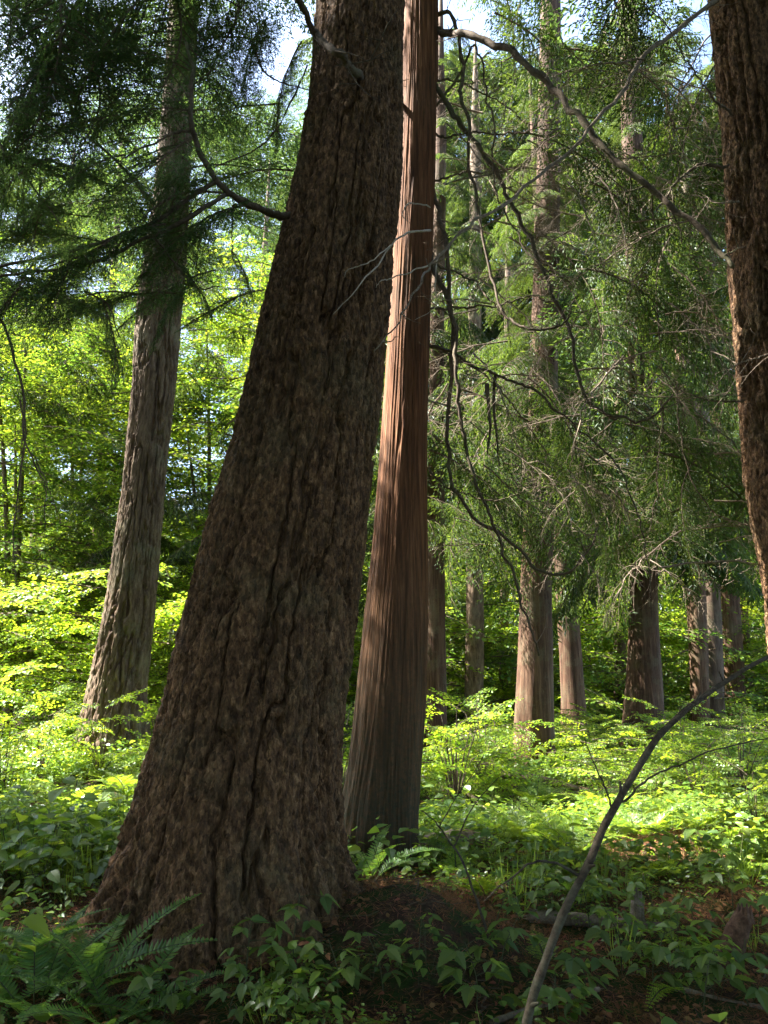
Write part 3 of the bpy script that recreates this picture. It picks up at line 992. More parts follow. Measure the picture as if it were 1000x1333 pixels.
MAPLES = [
    ('leafy green maple rising beyond the left picture edge shrubs', (20, 12.0, 20.0), 13, 300, (3.4, 3.0)),
    ('bright maple filling the gap between grey-brown trunk and leaning fir', (275, 12.5, 21.0), 14, 340, (3.4, 3.0)),
    ('sunlit yellow-green maple behind the dark hanging boughs', (95, 14.0, 26.0), 17, 360, (4.2, 3.5)),
    ('pale green maple crown seen against sky beside the leaning fir', (360, 12.0, 30.0), 19, 300, (4.0, 4.0)),
]
for k, (lab, (px, _, Y), ht, n, (rx, ry)) in enumerate(MAPLES):
    x = P(px, 860, Y)[0][0]
    g = gh(x, Y)
    base = np.array([x, Y, g])
    t = thing('maple_tree', base, lab, 'tree')
    rg = np.random.default_rng(300 + k)
    mb = MB()
    for j in range(4):
        a = rg.uniform(0, 6.28)
        tp = np.array([math.cos(a) * rx * .5, math.sin(a) * ry * .5, ht * rg.uniform(.6, .95)])
        tube(mb, spline([(0, 0, -.2), tp * np.array([.25, .25, .35]), tp * np.array([.6, .6, .7]), tp], 16), .11, .02, 7)
    obj('trunk', mb.mesh('trunk', M['branch_bark']), t)
    v = rg.normal(0, 1, (n, 3))
    v = unit(v) * (rg.uniform(.15, 1, n) ** .5)[:, None] * np.array([rx, ry, ht * .46]) + np.array([0, 0, ht * .56])
    e, s, i = boughs_at(v, rg, 'maple', .75, 1.25)
    props(scatter('crown', v, e, s, i, S['maple'], t), kind='stuff')

# far wood: conifer boughs and leaf masses closing the view
def woods(name, label, kind, n, xr, yr, zr, smin, smax, seed, category='foliage', gap=.0):
    rg = np.random.default_rng(seed)
    y = yr[0] + (yr[1] - yr[0]) * rg.uniform(0, 1, n)
    x = (xr[0] + (xr[1] - xr[0]) * rg.uniform(0, 1, n)) * y / yr[0]
    z = zr[0] + (zr[1] - zr[0]) * rg.uniform(0, 1, n)
    z = z * y / yr[0] + ground_h(x, y)
    p = np.stack([x, y, z], -1)
    nz = fbm(p * .22, 3, seed)
    p = p[nz > gap]
    e, s, i = boughs_at(p, rg, kind, smin, smax)
    return props(scatter(name, p, e, s, i, S[kind]), label, category, None, 'stuff')


rg = np.random.default_rng(411)  # trunkless boughs out of view, added to cut sky light from behind the camera
n = 1050
a = rg.uniform(rad(150), rad(390), n)
r = rg.uniform(9, 22, n)
v = np.stack([r * np.cos(a), r * np.sin(a), rg.uniform(.5, 24, n)], -1)
v[:, 2] += ground_h(v[:, 0], v[:, 1])
lx, ly = sun_landing(v)
v = v[~in_view(v) & ~sun_wanted(lx, ly) & ~gaps(lx, ly) & ~gaps(lx + 1, ly) & ~gaps(lx - 1, ly)]
e, sz, i = boughs_at(v, rg, 'fir', 1.2, 2.0)
props(scatter('sky_blocking_foliage', v, e, sz, i, S['fir']), 'unseen conifer boughs added around and behind the viewer to block sky light', 'foliage', None, 'stuff')
woods('far_conifer_foliage', 'shaded conifer boughs of the wood behind, filling the upper right', 'farcedar', 2600, (-4, 34), (46, 76), (4.5, 44), 1.7, 3.2, 401, gap=-.12)
woods('far_fir_foliage', 'distant fir boughs against the sky on the left', 'fir', 1300, (-33, 3), (47, 76), (2, 42), 1.8, 3.2, 402, gap=.05)
woods('left_conifer_foliage', 'green conifer sprays among the maples on the left', 'farcedar', 230, (-9.5, -.3), (16, 27), (2.2, 14), .5, 1.0, 409, gap=-.1)
woods('far_leaf_foliage', 'bright leaf mass of the understory far behind the trunks', 'maple', 3200, (-18, 19), (26, 46), (.2, 6.0), 1.0, 1.7, 403, gap=-.35)
woods('understory_foliage', 'sunlit leafy undergrowth between the far trunks', 'under', 2300, (-15, 19), (30.5, 44), (.0, 4.2), 1.3, 2.3, 404, 'undergrowth', gap=-.3)
woods('brush', 'knee-high leafy brush growing over the sunny clearing', 'under', 900, (.15, 5.6), (8.6, 20), (-.05, .5), .35, .85, 407, 'undergrowth', gap=-.15)
woods('left_brush', 'knee-high leafy brush below the tall grey-brown trunk', 'under', 620, (-5.6, -1.1), (9.0, 14), (-.05, .62), .35, .8, 408, 'undergrowth', gap=-.05)
woods('low_foliage', 'low leafy plants around the feet of the far trunks', 'under', 2200, (-2, 9.0), (15.0, 30), (-.08, .24), .4, .9, 406, 'undergrowth', gap=-.55)
woods('slope_foliage', 'sunlit leafy undergrowth around the tall grey-brown trunk', 'under', 900, (-8.5, -1.6), (14.4, 24), (.0, 3.4), .7, 1.4, 405, 'undergrowth', gap=-.08)


def G(x, y):
    """the ground point seen at pixel x, y"""
    a, b = (x - CX) / FPX, (CY - y) / FPX
    d = np.array([a, math.cos(PITCH) - b * math.sin(PITCH), math.sin(PITCH) + b * math.cos(PITCH)])
    t = .5 * 1.006 ** np.arange(850)
    p = np.array([0, 0, CAM_Z]) + d * t[:, None]
    under = np.nonzero(p[:, 2] < ground_h(p[:, 0], p[:, 1]))[0]
    p = p[under[0] if len(under) else -1]
    return np.array([p[0], p[1], gh(p[0], p[1])])


def branch(parent, base, pts, r0, r1, mat='branch_bark', name='branch', n=40, ns=8, wob=.010, label=None, power=1.0, twigs=0):
    p = spline(PP(pts), n)
    sd = RNG.uniform(0, 90)
    p[1:] += RNG.normal(0, wob * .3, (n - 1, 3)) + 1.6 * wob * np.stack([vnoise(p[1:] * 7 + sd, k) for k in (1, 2, 3)], -1) + 2.2 * wob * np.stack([vnoise(p[1:] * 2.5 + sd, k) for k in (4, 5, 6)], -1)
    mb = MB()
    tube(mb, p - base, r0, r1, ns, 0, .13, power)
    for k in range(twigs):                       # crooked side twigs and broken stubs
        i = RNG.integers(3, n - 2)
        d = unit(RNG.normal(0, 1, 3) + np.array([0, 0, -.3]))
        ln = RNG.uniform(.06, .5) if RNG.uniform() < .7 else RNG.uniform(.03, .06)
        q = p[i] + np.linspace(0, 1, 6)[:, None] * d * ln + (np.linspace(0, 1, 6) ** 2)[:, None] * RNG.normal(0, .25, 3) * ln + RNG.normal(0, .008, (6, 3)) * np.linspace(0, 1, 6)[:, None]
        r = max(.003, r0 * .22)
        tube(mb, q - base, r, r * .3, 5, 0)
        if ln > .2:
            d2 = unit(d + RNG.normal(0, .6, 3))
            tube(mb, q[3] - base + np.linspace(0, 1, 4)[:, None] * d2 * ln * .5 + RNG.normal(0, .005, (4, 3)), r * .6, r * .2, 4, 0)
    o = obj(name, mb.mesh(name, M[mat]), parent)
    if label:
        o['label'] = label
    return o, p


def span_bough(parent, base, kind, a, b, var, roll=0.0, name='bough', wide=None):
    """a bough from pixel point a to pixel point b (x, y, distance)"""
    pa, pb = P(*a)[0], P(*b)[0]
    ln = {'fir': 2.6, 'cedar': 2.4, 'farcedar': 2.4, 'maple': 2.0, 'under': 1.2, 'fine': 1.5, 'twigs': 1.6}[kind]
    d = pb - pa
    s = float(np.linalg.norm(d) / ln)
    return obj(name, B[kind][var % len(B[kind])], parent, pa - base, aim_euler(d, roll), s if wide is None else (s, s * wide, s * wide))


# bare drooping branches of the red-brown cedar
for pts, r0, r1 in [
    ([(566, 42, 8.0), (600, 45, 7.7), (650, 64, 7.4), (700, 98, 7.2), (760, 160, 7.0), (800, 210, 6.9), (870, 262, 6.8), (920, 305, 6.7), (952, 348, 6.6)], .062, .030),
    ([(566, 20, 8.0), (590, 22, 7.9), (600, 90, 7.8), (606, 150, 7.8), (614, 230, 7.8), (622, 290, 7.7), (645, 380, 7.6), (668, 424, 7.5), (700, 431, 7.3), (732, 420, 7.2), (748, 395, 7.1)], .034, .012),
    ([(566, 110, 8.0), (592, 150, 8.0), (618, 185, 8.0), (650, 232, 8.0), (676, 290, 8.0), (708, 355, 7.9), (736, 420, 7.9), (746, 470, 7.9), (772, 523, 7.8), (820, 546, 7.7), (856, 541, 7.6), (880, 512, 7.5)], .045, .012),
    ([(566, 150, 8.0), (600, 90, 7.9), (618, 60, 7.8), (640, 150, 7.7), (652, 250, 7.7), (690, 330, 7.6), (745, 370, 7.5)], .022, .008),
    ([(564, 250, 8.0), (574, 280, 7.9), (582, 340, 7.8), (588, 450, 7.8), (586, 560, 7.8), (592, 622, 7.8), (612, 664, 7.8), (652, 694, 7.8), (702, 745, 7.8), (740, 744, 7.8), (764, 722, 7.8), (776, 688, 7.8)], .038, .012),
    ([(562, 330, 8.0), (590, 400, 7.8), (595, 480, 7.7), (602, 560, 7.7), (626, 650, 7.7), (652, 712, 7.7), (684, 790, 7.7), (697, 852, 7.7)], .036, .014),
    ([(560, 450, 8.0), (600, 465, 7.9), (650, 490, 7.8), (700, 510, 7.7), (752, 560, 7.6), (800, 602, 7.5), (832, 680, 7.5), (846, 765, 7.5)], .026, .007),
    ([(566, 104, 8.0), (610, 112, 8.1), (655, 135, 8.2), (700, 168, 8.3), (760, 180, 8.4)], .018, .005),
    ([(565, 172, 8.0), (620, 170, 7.8), (680, 174, 7.6), (730, 160, 7.5)], .020, .006),
    ([(564, 230, 8.0), (610, 228, 8.2), (670, 218, 8.4), (720, 225, 8.6)], .020, .006),
    ([(562, 345, 8.0), (600, 355, 7.8), (640, 395, 7.6), (690, 430, 7.5)], .020, .006),
    ([(561, 402, 8.0), (620, 402, 8.1), (680, 388, 8.2), (740, 404, 8.3), (800, 398, 8.4)], .020, .005),
    ([(560, 452, 8.0), (600, 470, 8.2), (660, 520, 8.4), (705, 580, 8.6), (716, 620, 8.6)], .018, .006),
    ([(559, 610, 8.0), (600, 640, 8.1), (650, 650, 8.2), (700, 636, 8.3), (760, 640, 8.4)], .015, .004),
    ([(524, 138, 8.0), (500, 122, 6.6), (470, 104, 5.9), (440, 72, 5.3), (412, 44, 4.6), (392, 6, 4.3), (380, -40, 4.2)], .050, .028),
]:
    branch(cedar, ced_base, [(a, b, c - 1.0 if c > 5 else c) for a, b, c in pts], r0 * .66, r1 * .7, wob=.018, n=64, twigs=20)
branch(cedar, ced_base, [(634, 500, 6.75), (637, 540, 6.74), (636, 580, 6.75), (634, 592, 6.75)], .022, .006, 'branch_bark', 'hanging_bark', 12, 5)
branch(cedar, ced_base, [(645, 488, 6.8), (645, 540, 6.8), (648, 590, 6.8), (650, 612, 6.8)], .020, .004, 'branch_bark', 'hanging_bark', 12, 5)

# branches of the right edge trunk, dead and pale
for pts, r0, r1, mt in [
    ([(975, -30, 6.5), (925, 4, 6.3), (872, 44, 6.1), (836, 78, 6.0), (800, 130, 5.9), (750, 186, 5.7), (700, 232, 5.5), (640, 275, 5.2), (590, 312, 4.9), (560, 350, 4.7), (535, 385, 4.4), (510, 430, 4.2), (486, 455, 4.05)], .034, .004, 'dead_wood'),
    ([(838, 76, 6.0), (790, 82, 5.9), (750, 90, 5.9), (720, 100, 5.8)], .014, .004, 'dead_wood'),
    ([(948, 215, 6.4), (915, 213, 6.3), (888, 232, 6.2), (872, 254, 6.2), (856, 275, 6.2)], .022, .008, 'branch_bark'),
    ([(962, 262, 6.4), (930, 262, 6.3), (890, 255, 6.2)], .012, .004, 'dead_wood'),
    ([(970, 520, 6.5), (930, 519, 6.6), (885, 505, 6.8), (850, 480, 7.0)], .014, .005, 'branch_bark'),
    ([(1010, 455, 6.1), (960, 478, 5.9), (920, 515, 5.8)], .007, .002, 'dead_wood'),
    ([(952, 150, 6.3), (930, 130, 6.1), (905, 95, 6.0), (880, 60, 6.0), (850, 10, 6.0)], .016, .006, 'branch_bark'),
    ([(880, 500, 7.0), (884, 560, 7.0), (900, 620, 7.0), (930, 665, 7.0), (985, 690, 7.0)], .012, .005, 'branch_bark'),
    ([(862, 520, 7.2), (862, 590, 7.2), (856, 650, 7.2), (850, 690, 7.2)], .010, .004, 'branch_bark'),
]:
    branch(rtree, rt_base, pts, r0 * .75, r1 * .8, mt, wob=.014, n=60, twigs=16)

# pale dead twigs crossing in front of the leaning fir
for pts, r0 in [
    ([(560, 300, 4.9), (530, 305, 4.6), (505, 325, 4.3), (470, 372, 4.0), (434, 412, 3.95)], .0075),
    ([(512, 318, 4.35), (480, 340, 4.1), (455, 350, 4.05), (450, 360, 4.05)], .004),
    ([(560, 345, 4.9), (520, 358, 4.5), (500, 362, 4.2), (488, 378, 4.15)], .005),
    ([(572, 330, 5.0), (566, 375, 4.9), (568, 400, 4.9), (540, 418, 4.7)], .004),
    ([(560, 270, 5.0), (535, 265, 4.8), (525, 280, 4.7), (534, 292, 4.7)], .005),
]:
    branch(rtree, rt_base, pts, r0 * 1.25, .0018, 'pale_twig', 'dead_twig', 24, 5, .006)

# dead twigs tangled between the branches
rg = np.random.default_rng(77)
for k in range(135):
    x, y = rg.uniform(575, 940), rg.uniform(20, 740)
    d = rg.uniform(6.3, 9.0)
    a = rg.uniform(-.5, .9)
    ln = rg.uniform(60, 190)
    sg = 1 if rg.uniform() < .65 else -1
    x2, y2 = x + sg * ln * math.cos(a), y + ln * math.sin(a)
    span_bough(cedar, ced_base, 'twigs', (x, y, d), (x2, y2, d + rg.uniform(-.5, .5)), k, rg.uniform(-.6, .6), 'dead_twigs')

# leafy sprays on the cedar's long branches
for k in range(72):
    zone = [(860, 985, 60, 460), (740, 900, 540, 700), (575, 690, 520, 690), (620, 860, -20, 110), (880, 1000, 470, 640), (760, 900, 180, 420)][k % 6]
    x, y = rg.uniform(zone[0], zone[1]), rg.uniform(zone[2], zone[3])
    d = rg.uniform(7.8, 11.0)
    ln = rg.uniform(130, 260)
    a = rg.uniform(.15, 1.1)
    sg = 1 if rg.uniform() < .6 else -1
    span_bough(cedar, ced_base, 'cedar', (x - sg * ln * .5 * math.cos(a), y - ln * .5 * math.sin(a), d), (x + sg * ln * .5 * math.cos(a), y + ln * .5 * math.sin(a), d + rg.uniform(-.5, .5)), k, rg.uniform(-.5, .5), 'bough')

# the leaning fir's living branch on the left and its dark hanging boughs
fo, fp = branch(fir, fir_base, [(385, 281, 5.0), (355, 279, 4.85), (320, 266, 4.7), (285, 238, 4.6), (262, 200, 4.55), (252, 160, 4.5), (250, 120, 4.5), (244, 60, 4.5)], .030, .012, n=50)
for pts, r0, r1 in [
    ([(282, 236, 4.6), (240, 262, 4.5), (190, 292, 4.4), (120, 318, 4.2), (50, 335, 4.1), (-30, 350, 4.0)], .018, .008),
    ([(300, 252, 4.65), (255, 272, 4.5), (200, 305, 4.4), (130, 335, 4.3), (40, 356, 4.2), (-30, 365, 4.2)], .017, .008),
    ([(250, 170, 4.5), (215, 175, 4.4), (185, 195, 4.35), (150, 215, 4.3)], .010, .004),
    ([(200, 300, 4.4), (225, 340, 4.4), (255, 375, 4.4), (285, 372, 4.4)], .009, .004),
    ([(307, 265, 4.7), (306, 300, 4.7), (305, 335, 4.7)], .007, .003),
    ([(-20, 160, 4.6), (30, 225, 4.6), (80, 295, 4.6)], .010, .005),
    ([(60, 20, 5.0), (75, 120, 4.9), (95, 210, 4.8)], .010, .004),
    ([(110, 380, 4.5), (140, 400, 4.5), (155, 440, 4.5)], .008, .003),
    ([(330, 60, 5.0), (350, 100, 5.0), (400, 120, 5.0)], .010, .004),
    ([(400, 85, 5.2), (350, 180, 5.0), (290, 210, 4.9), (276, 215, 4.8)], .008, .004),
]:
    branch(fir, fir_base, pts, r0, r1, n=26, ns=6)
near = [((330, 262, 4.8), (150, 330, 4.2)), ((290, 245, 4.7), (110, 300, 4.1)), ((210, 295, 4.5), (20, 350, 3.9)), ((150, 320, 4.3), (-40, 390, 3.9)),
        ((255, 180, 4.6), (120, 245, 4.1)), ((252, 150, 4.6), (100, 130, 4.2)), ((250, 120, 4.6), (330, 30, 4.4)), ((248, 90, 4.6), (90, 40, 4.2)),
        ((160, 205, 4.4), (10, 260, 4.1)), ((230, 345, 4.5), (290, 400, 4.4)), ((250, 365, 4.4), (180, 440, 4.2)), ((90, 330, 4.2), (60, 440, 4.0)),
        ((305, 330, 4.7), (330, 380, 4.5)), ((280, -40, 4.9), (60, 60, 4.3)), ((180, -60, 4.9), (-20, 90, 4.3)), ((100, -50, 4.7), (10, 170, 4.3)),
        ((230, -30, 5.0), (200, 160, 4.6)), ((300, 0, 5.2), (270, 150, 4.9)), ((60, 100, 4.8), (-40, 230, 4.5)), ((120, 60, 4.9), (110, 220, 4.5)),
        ((40, 340, 4.1), (-30, 470, 3.8)), ((130, 385, 4.5), (170, 500, 4.4)), ((350, 20, 5.4), (300, 110, 5.1)), ((390, 60, 5.3), (340, 170, 5.1)),
        ((200, 40, 5.4), (30, -10, 5.0)), ((330, -50, 5.6), (180, 60, 5.2)), ((100, 0, 5.6), (220, 110, 5.2)), ((20, 20, 5.2), (130, 120, 4.8))]
for k in range(30):
    x, y, d = rg.uniform(-30, 340), rg.uniform(-50, 400), rg.uniform(4.4, 6.2)
    a = rg.uniform(-.2, 1.3)
    ln = rg.uniform(110, 200)
    sg = -1 if rg.uniform() < .75 else 1
    near.append(((x - sg * ln * .4 * math.cos(a), y - ln * .4 * math.sin(a), d), (x + sg * ln * .6 * math.cos(a), y + ln * .6 * math.sin(a), d - rg.uniform(0, .5))))
for k, (a, b) in enumerate(near):
    span_bough(fir, fir_base, 'fine', a, b, k, rg.uniform(-.5, .5), 'bough', wide=1.15)
# thin dark shoots hanging at the left edge
for pts, r0 in [([(-10, 400, 4.0), (15, 450, 4.0), (26, 520, 4.0), (28, 600, 4.0), (16, 700, 4.0), (18, 760, 4.0)], .010), ([(26, 520, 4.0), (45, 600, 4.0), (62, 650, 4.0), (60, 700, 4.0)], .006),
                ([(-10, 610, 4.0), (25, 590, 4.0), (40, 575, 4.0)], .005), ([(40, 590, 4.0), (80, 680, 4.0)], .004)]:
    branch(fir, fir_base, pts, r0, .002, n=20, ns=5)

# ------------------------------------------------------------------ shrubs, ferns and broad-leaved plants
def arrays(me):
    n = len(me.vertices)
    v = np.empty(n * 3); me.vertices.foreach_get('co', v)
    me.calc_loop_triangles()
    t = np.empty(len(me.loop_triangles) * 3, np.int32); me.loop_triangles.foreach_get('vertices', t)
    mi = np.empty(len(me.loop_triangles), np.int32); me.loop_triangles.foreach_get('material_index', mi)
    return v.reshape(-1, 3), t.reshape(-1, 3), mi


def shrub_meshes(seed, n, height, spread, kind, s0, s1):
    rg = np.random.default_rng(seed)
    ml, ms = MB(), MB()
    for k in range(n):
        a = rg.uniform(0, 6.283)
        z = height * rg.uniform(.15, .95)
        r = spread * rg.uniform(.0, .45)
        o = np.array([math.cos(a) * r, math.sin(a) * r, z])
        tube(ms, spline([(r * .1 * math.cos(a), r * .1 * math.sin(a), -.05), o * np.array([.5, .5, .55]), o], 7), .012, .005, 4)
        d = (math.cos(a + rg.uniform(-.6, .6)), math.sin(a + rg.uniform(-.6, .6)), rg.uniform(-.1, .55))
        R = np.array(aim_euler(d, rg.uniform(-.3, .3)).to_matrix())
        v, t, mi = arrays(B[kind][rg.integers(0, len(B[kind]))])
        v = v * rg.uniform(s0, s1) @ R.T + o
        ml.add(v, t[mi == 0])
        ms.add(v, t[mi == 1])
    return ml.mesh('foliage', M[{'under': 'under', 'maple': 'maple'}[kind]], False), ms.mesh('stems', M['branch_bark'])


SHRUB = [shrub_meshes(500 + k, 15, 1.4, 1.1, 'under', .5, .8) for k in range(3)]


def shrub(px, py, s, k, label, rotz=0.0, group=None, Y=None):
    p = G(px, py) if Y is None else None
    if Y is not None:
        x = P(px, py, Y)[0][0]
        p = np.array([x, Y, gh(x, Y)])
    t = thing('leafy_shrub', p, label, 'shrub', group, rotz)
    t.scale = (s, s, s)
    obj('foliage', SHRUB[k % 3][0], t)
    obj('stems', SHRUB[k % 3][1], t)
    return t


for px, py, Y, s, lab in [
    (135, 950, 11.8, .85, 'bright leafy shrub in front of the tall grey-brown trunk'),
    (55, 960, 11.5, .9, 'bright leafy shrub left of the tall grey-brown trunk'),
    (10, 960, 10.0, .8, 'leafy shrub at the left edge below the hanging dark shoots'),
    (215, 960, 11.8, .85, 'bright leafy shrub between grey-brown trunk and leaning fir'),
    (592, 980, 11.5, 1.1, 'leafy shrub right beside the red-brown cedar'),
    (632, 975, 13.0, 1.05, 'leafy shrub between the cedar and the sunlit trunk'),
    (760, 990, 18.0, .45, 'leafy shrub at the foot of the leaning dark trunk'),
    (888, 985, 15.5, 1.0, 'bright leafy shrub right of the broad fluted cedar'),
    (962, 1000, 12.0, .95, 'leafy shrub above the leaning sapling at the right edge'),
    (905, 1010, 11.0, .7, 'low leafy shrub behind the crook of the leaning sapling'),
    (440, 960, 12.0, .9, 'bright leafy shrub glimpsed between the leaning fir and cedar'),
    (985, 1080, 8.5, .55, 'low leafy shrub at the right edge above the broken stump'),
]:
    shrub(px, py, s, px, lab, px * .7, None, Y)


def frond_mesh(seed, length, wid, pairs, curve, mat, two=False):
    """a fern frond along +X, arching; leaflets both sides"""
    rg = np.random.default_rng(seed)
    mb = MB()
    s = np.linspace(0, 1, 14)
    ax = np.stack([s * length * (1 - .12 * curve), 0 * s, length * (.55 * s - curve * s * s)], -1)
    tube(mb, ax, .0035, .001, 4, 1)
    O, D, N_, L_, W_ = [], [], [], [], []
    tan = unit(np.gradient(ax, axis=0))
    for k in range(pairs):
        u = .14 + .86 * (k + .5) / pairs
        c = np.array([np.interp(u, s, ax[:, d]) for d in range(3)])
        tn = np.array([np.interp(u, s, tan[:, d]) for d in range(3)])
        prof = min(1, (u - .08) / (.22 if not two else .12)) * (1.02 - u) ** (.65 if not two else 1.0) * 1.25
        for sd in (1, -1):
            lat = np.array([0, sd, 0])
            up = unit(np.cross(tn, np.array([0, 1, 0]))) * -1
            dd = unit(lat + tn * rg.uniform(.15, .38) + up * rg.uniform(-.25, -.02))
            ll = wid * prof * rg.uniform(.88, 1.08)
            if not two:
                O.append(c); D.append(dd); N_.append(up + rg.normal(0, .12, 3)); L_.append(ll); W_.append(length * .86 / pairs * .92)
            else:
                m_ = max(4, int(ll / .014))
                for j in range(m_):
                    v = (j + .5) / m_
                    b = c + dd * ll * v
                    sub = ll * .30 * (1.05 - v)
                    for s2 in (1, -1):
                        O.append(b); D.append(unit(dd * .5 + s2 * tn * .9)); N_.append(up + rg.normal(0, .15, 3)); L_.append(sub + .006); W_.append(ll / m_ * 1.0)
    leaves(mb, T_PINNA if not two else T_RHOMB, np.array(O), np.array(D), np.array(N_), np.array(L_), np.array(W_), 0)
    return mb.mesh('frond', [mat, M['stem_green']], False)


FROND = [frond_mesh(600, .75, .085, 34, .62, M['fern']), frond_mesh(601, .70, .080, 32, .80, M['fern']), frond_mesh(602, .80, .09, 36, .45, M['fern'])]
LADY = [frond_mesh(610, .70, .17, 17, .45, M['under'], True), frond_mesh(611, .65, .16, 16, .60, M['under'], True)]


def fern(pos, n, size, label, kind='sword', seed=0, group=None, arc=(0, 360), pitch=(.0, .45)):
    rg = np.random.default_rng(seed)
    t = thing('sword_fern' if kind == 'sword' else 'lady_fern', pos, label, 'fern', group)
    F = FROND if kind == 'sword' else LADY
    for k in range(n):
        a = rad(arc[0] + (arc[1] - arc[0]) * (k + rg.uniform(.2, .8)) / n)
        o = obj('frond', F[rg.integers(0, len(F))], t, (math.cos(a) * .03, math.sin(a) * .03, 0.0), Euler((rg.uniform(-.25, .25), -rg.uniform(*pitch), a)), size * rg.uniform(.75, 1.15))
    return t


for k, (px, py, n, sz, kind, lab) in enumerate([
    (45, 1330, 13, 1.0, 'sword', 'big sword fern in the bottom left corner'),
    (115, 1290, 10, .8, 'sword', 'sword fern with upright fronds beside the foot of the leaning fir'),
    (-20, 1290, 10, .9, 'sword', 'sword fern half cut off by the left picture edge'),
    (150, 1345, 10, .8, 'sword', 'sword fern right of the corner fern at the bottom edge'),
    (232, 1318, 7, .55, 'sword', 'small fern spreading over the exposed root of the leaning fir'),
    (170, 1040, 12, .9, 'lady', 'feathery fern below the tall grey-brown trunk'),
    (95, 1060, 9, .8, 'lady', 'feathery fern in the left middle ground'),
    (600, 1128, 8, .6, 'lady', 'bright feathery fern right of the red-brown cedar base'),
    (668, 1100, 11, .95, 'lady', 'brightest yellow-green fern in the middle of the clearing'),
    (745, 1115, 9, .8, 'lady', 'feathery fern crossed by the leaning sapling'),
    (838, 1090, 11, .9, 'lady', 'broad feathery fern right of the leaning sapling'),
    (905, 1085, 10, .85, 'lady', 'feathery fern between sapling and right edge'),
    (790, 1060, 9, .8, 'lady', 'feathery fern behind the leaning sapling'),
    (628, 1225, 6, .42, 'sword', 'small dark fern on the soil mound right of the leaning fir'),
    (935, 1020, 10, 1.0, 'lady', 'arching fern under the far right trunks'),
    (560, 1070, 8, .7, 'lady', 'pale feathery fern behind the red-brown cedar'),
    (700, 1050, 9, .8, 'lady', 'feathery fern in front of the sunlit cedar trunk'),
]):
    p = G(px, py)
    fern(p - np.array([0, 0, .02]), n if kind == 'sword' else n + 2, sz if kind == 'sword' else sz * 1.4, lab, kind, 700 + k, None, (0, 360), (.05, .55) if kind == 'sword' else (.1, .5))


x = P(478, 1150, 6.1)[0][0]
fern(np.array([x, 6.1, gh(x, 6.1)]), 9, .8, 'bright fern at the foot of the red-brown cedar', 'sword', 745, None, (0, 360), (.25, .6))


def trifoliate(seed, leaf, mat):
    rg = np.random.default_rng(seed)
    mb = MB()
    st = np.array([(0, 0, 0), (.05, 0, .02), (.10, 0, .02)]) * leaf / .08
    tube(mb, st, .0016, .0012, 4, 1)
    tip = st[-1]
    D = np.array([(1, 0, -.25), (.25, .95, -.2), (.25, -.95, -.2)]) + rg.normal(0, .08, (3, 3))
    L_ = np.array([1.15, .95, .95]) * leaf * rg.uniform(.9, 1.1, 3)
    leaves(mb, T_TOOTH, np.repeat(tip[None], 3, 0), D, np.array([0, 0, 1.0]) + rg.normal(0, .18, (3, 3)), L_, L_ * .62, 0)
    return mb.mesh('leaf', [mat, M['stem_green']], False)


LEAF3 = [trifoliate(800 + k, .095, M['broad']) for k in range(4)]


def broad_plant(pos, n, height, size, label, seed, group=None, lean=(0, 0)):
    rg = np.random.default_rng(seed)
    t = thing('broadleaf_plant', pos, label, 'plant', group)
    tip = np.array([lean[0], lean[1], height])
    p = spline([(0, 0, -.02), tip * np.array([.25, .25, .5]) + rg.normal(0, .02, 3), tip], 12)
    mb = MB()
    tube(mb, p, .004, .0016, 5)
    obj('stem', mb.mesh('stem', M['stem_green']), t)
    for k in range(n):
        u = .25 + .75 * (k + .5) / n
        c = np.array([np.interp(u, np.linspace(0, 1, 12), p[:, d]) for d in range(3)])
        a = k * 2.4 + rg.uniform(-.5, .5)
        obj('leaf', LEAF3[rg.integers(0, 4)], t, c, Euler((rg.uniform(-.3, .3), rg.uniform(-.15, .35), a)), size * rg.uniform(.65, 1.15))
    return t


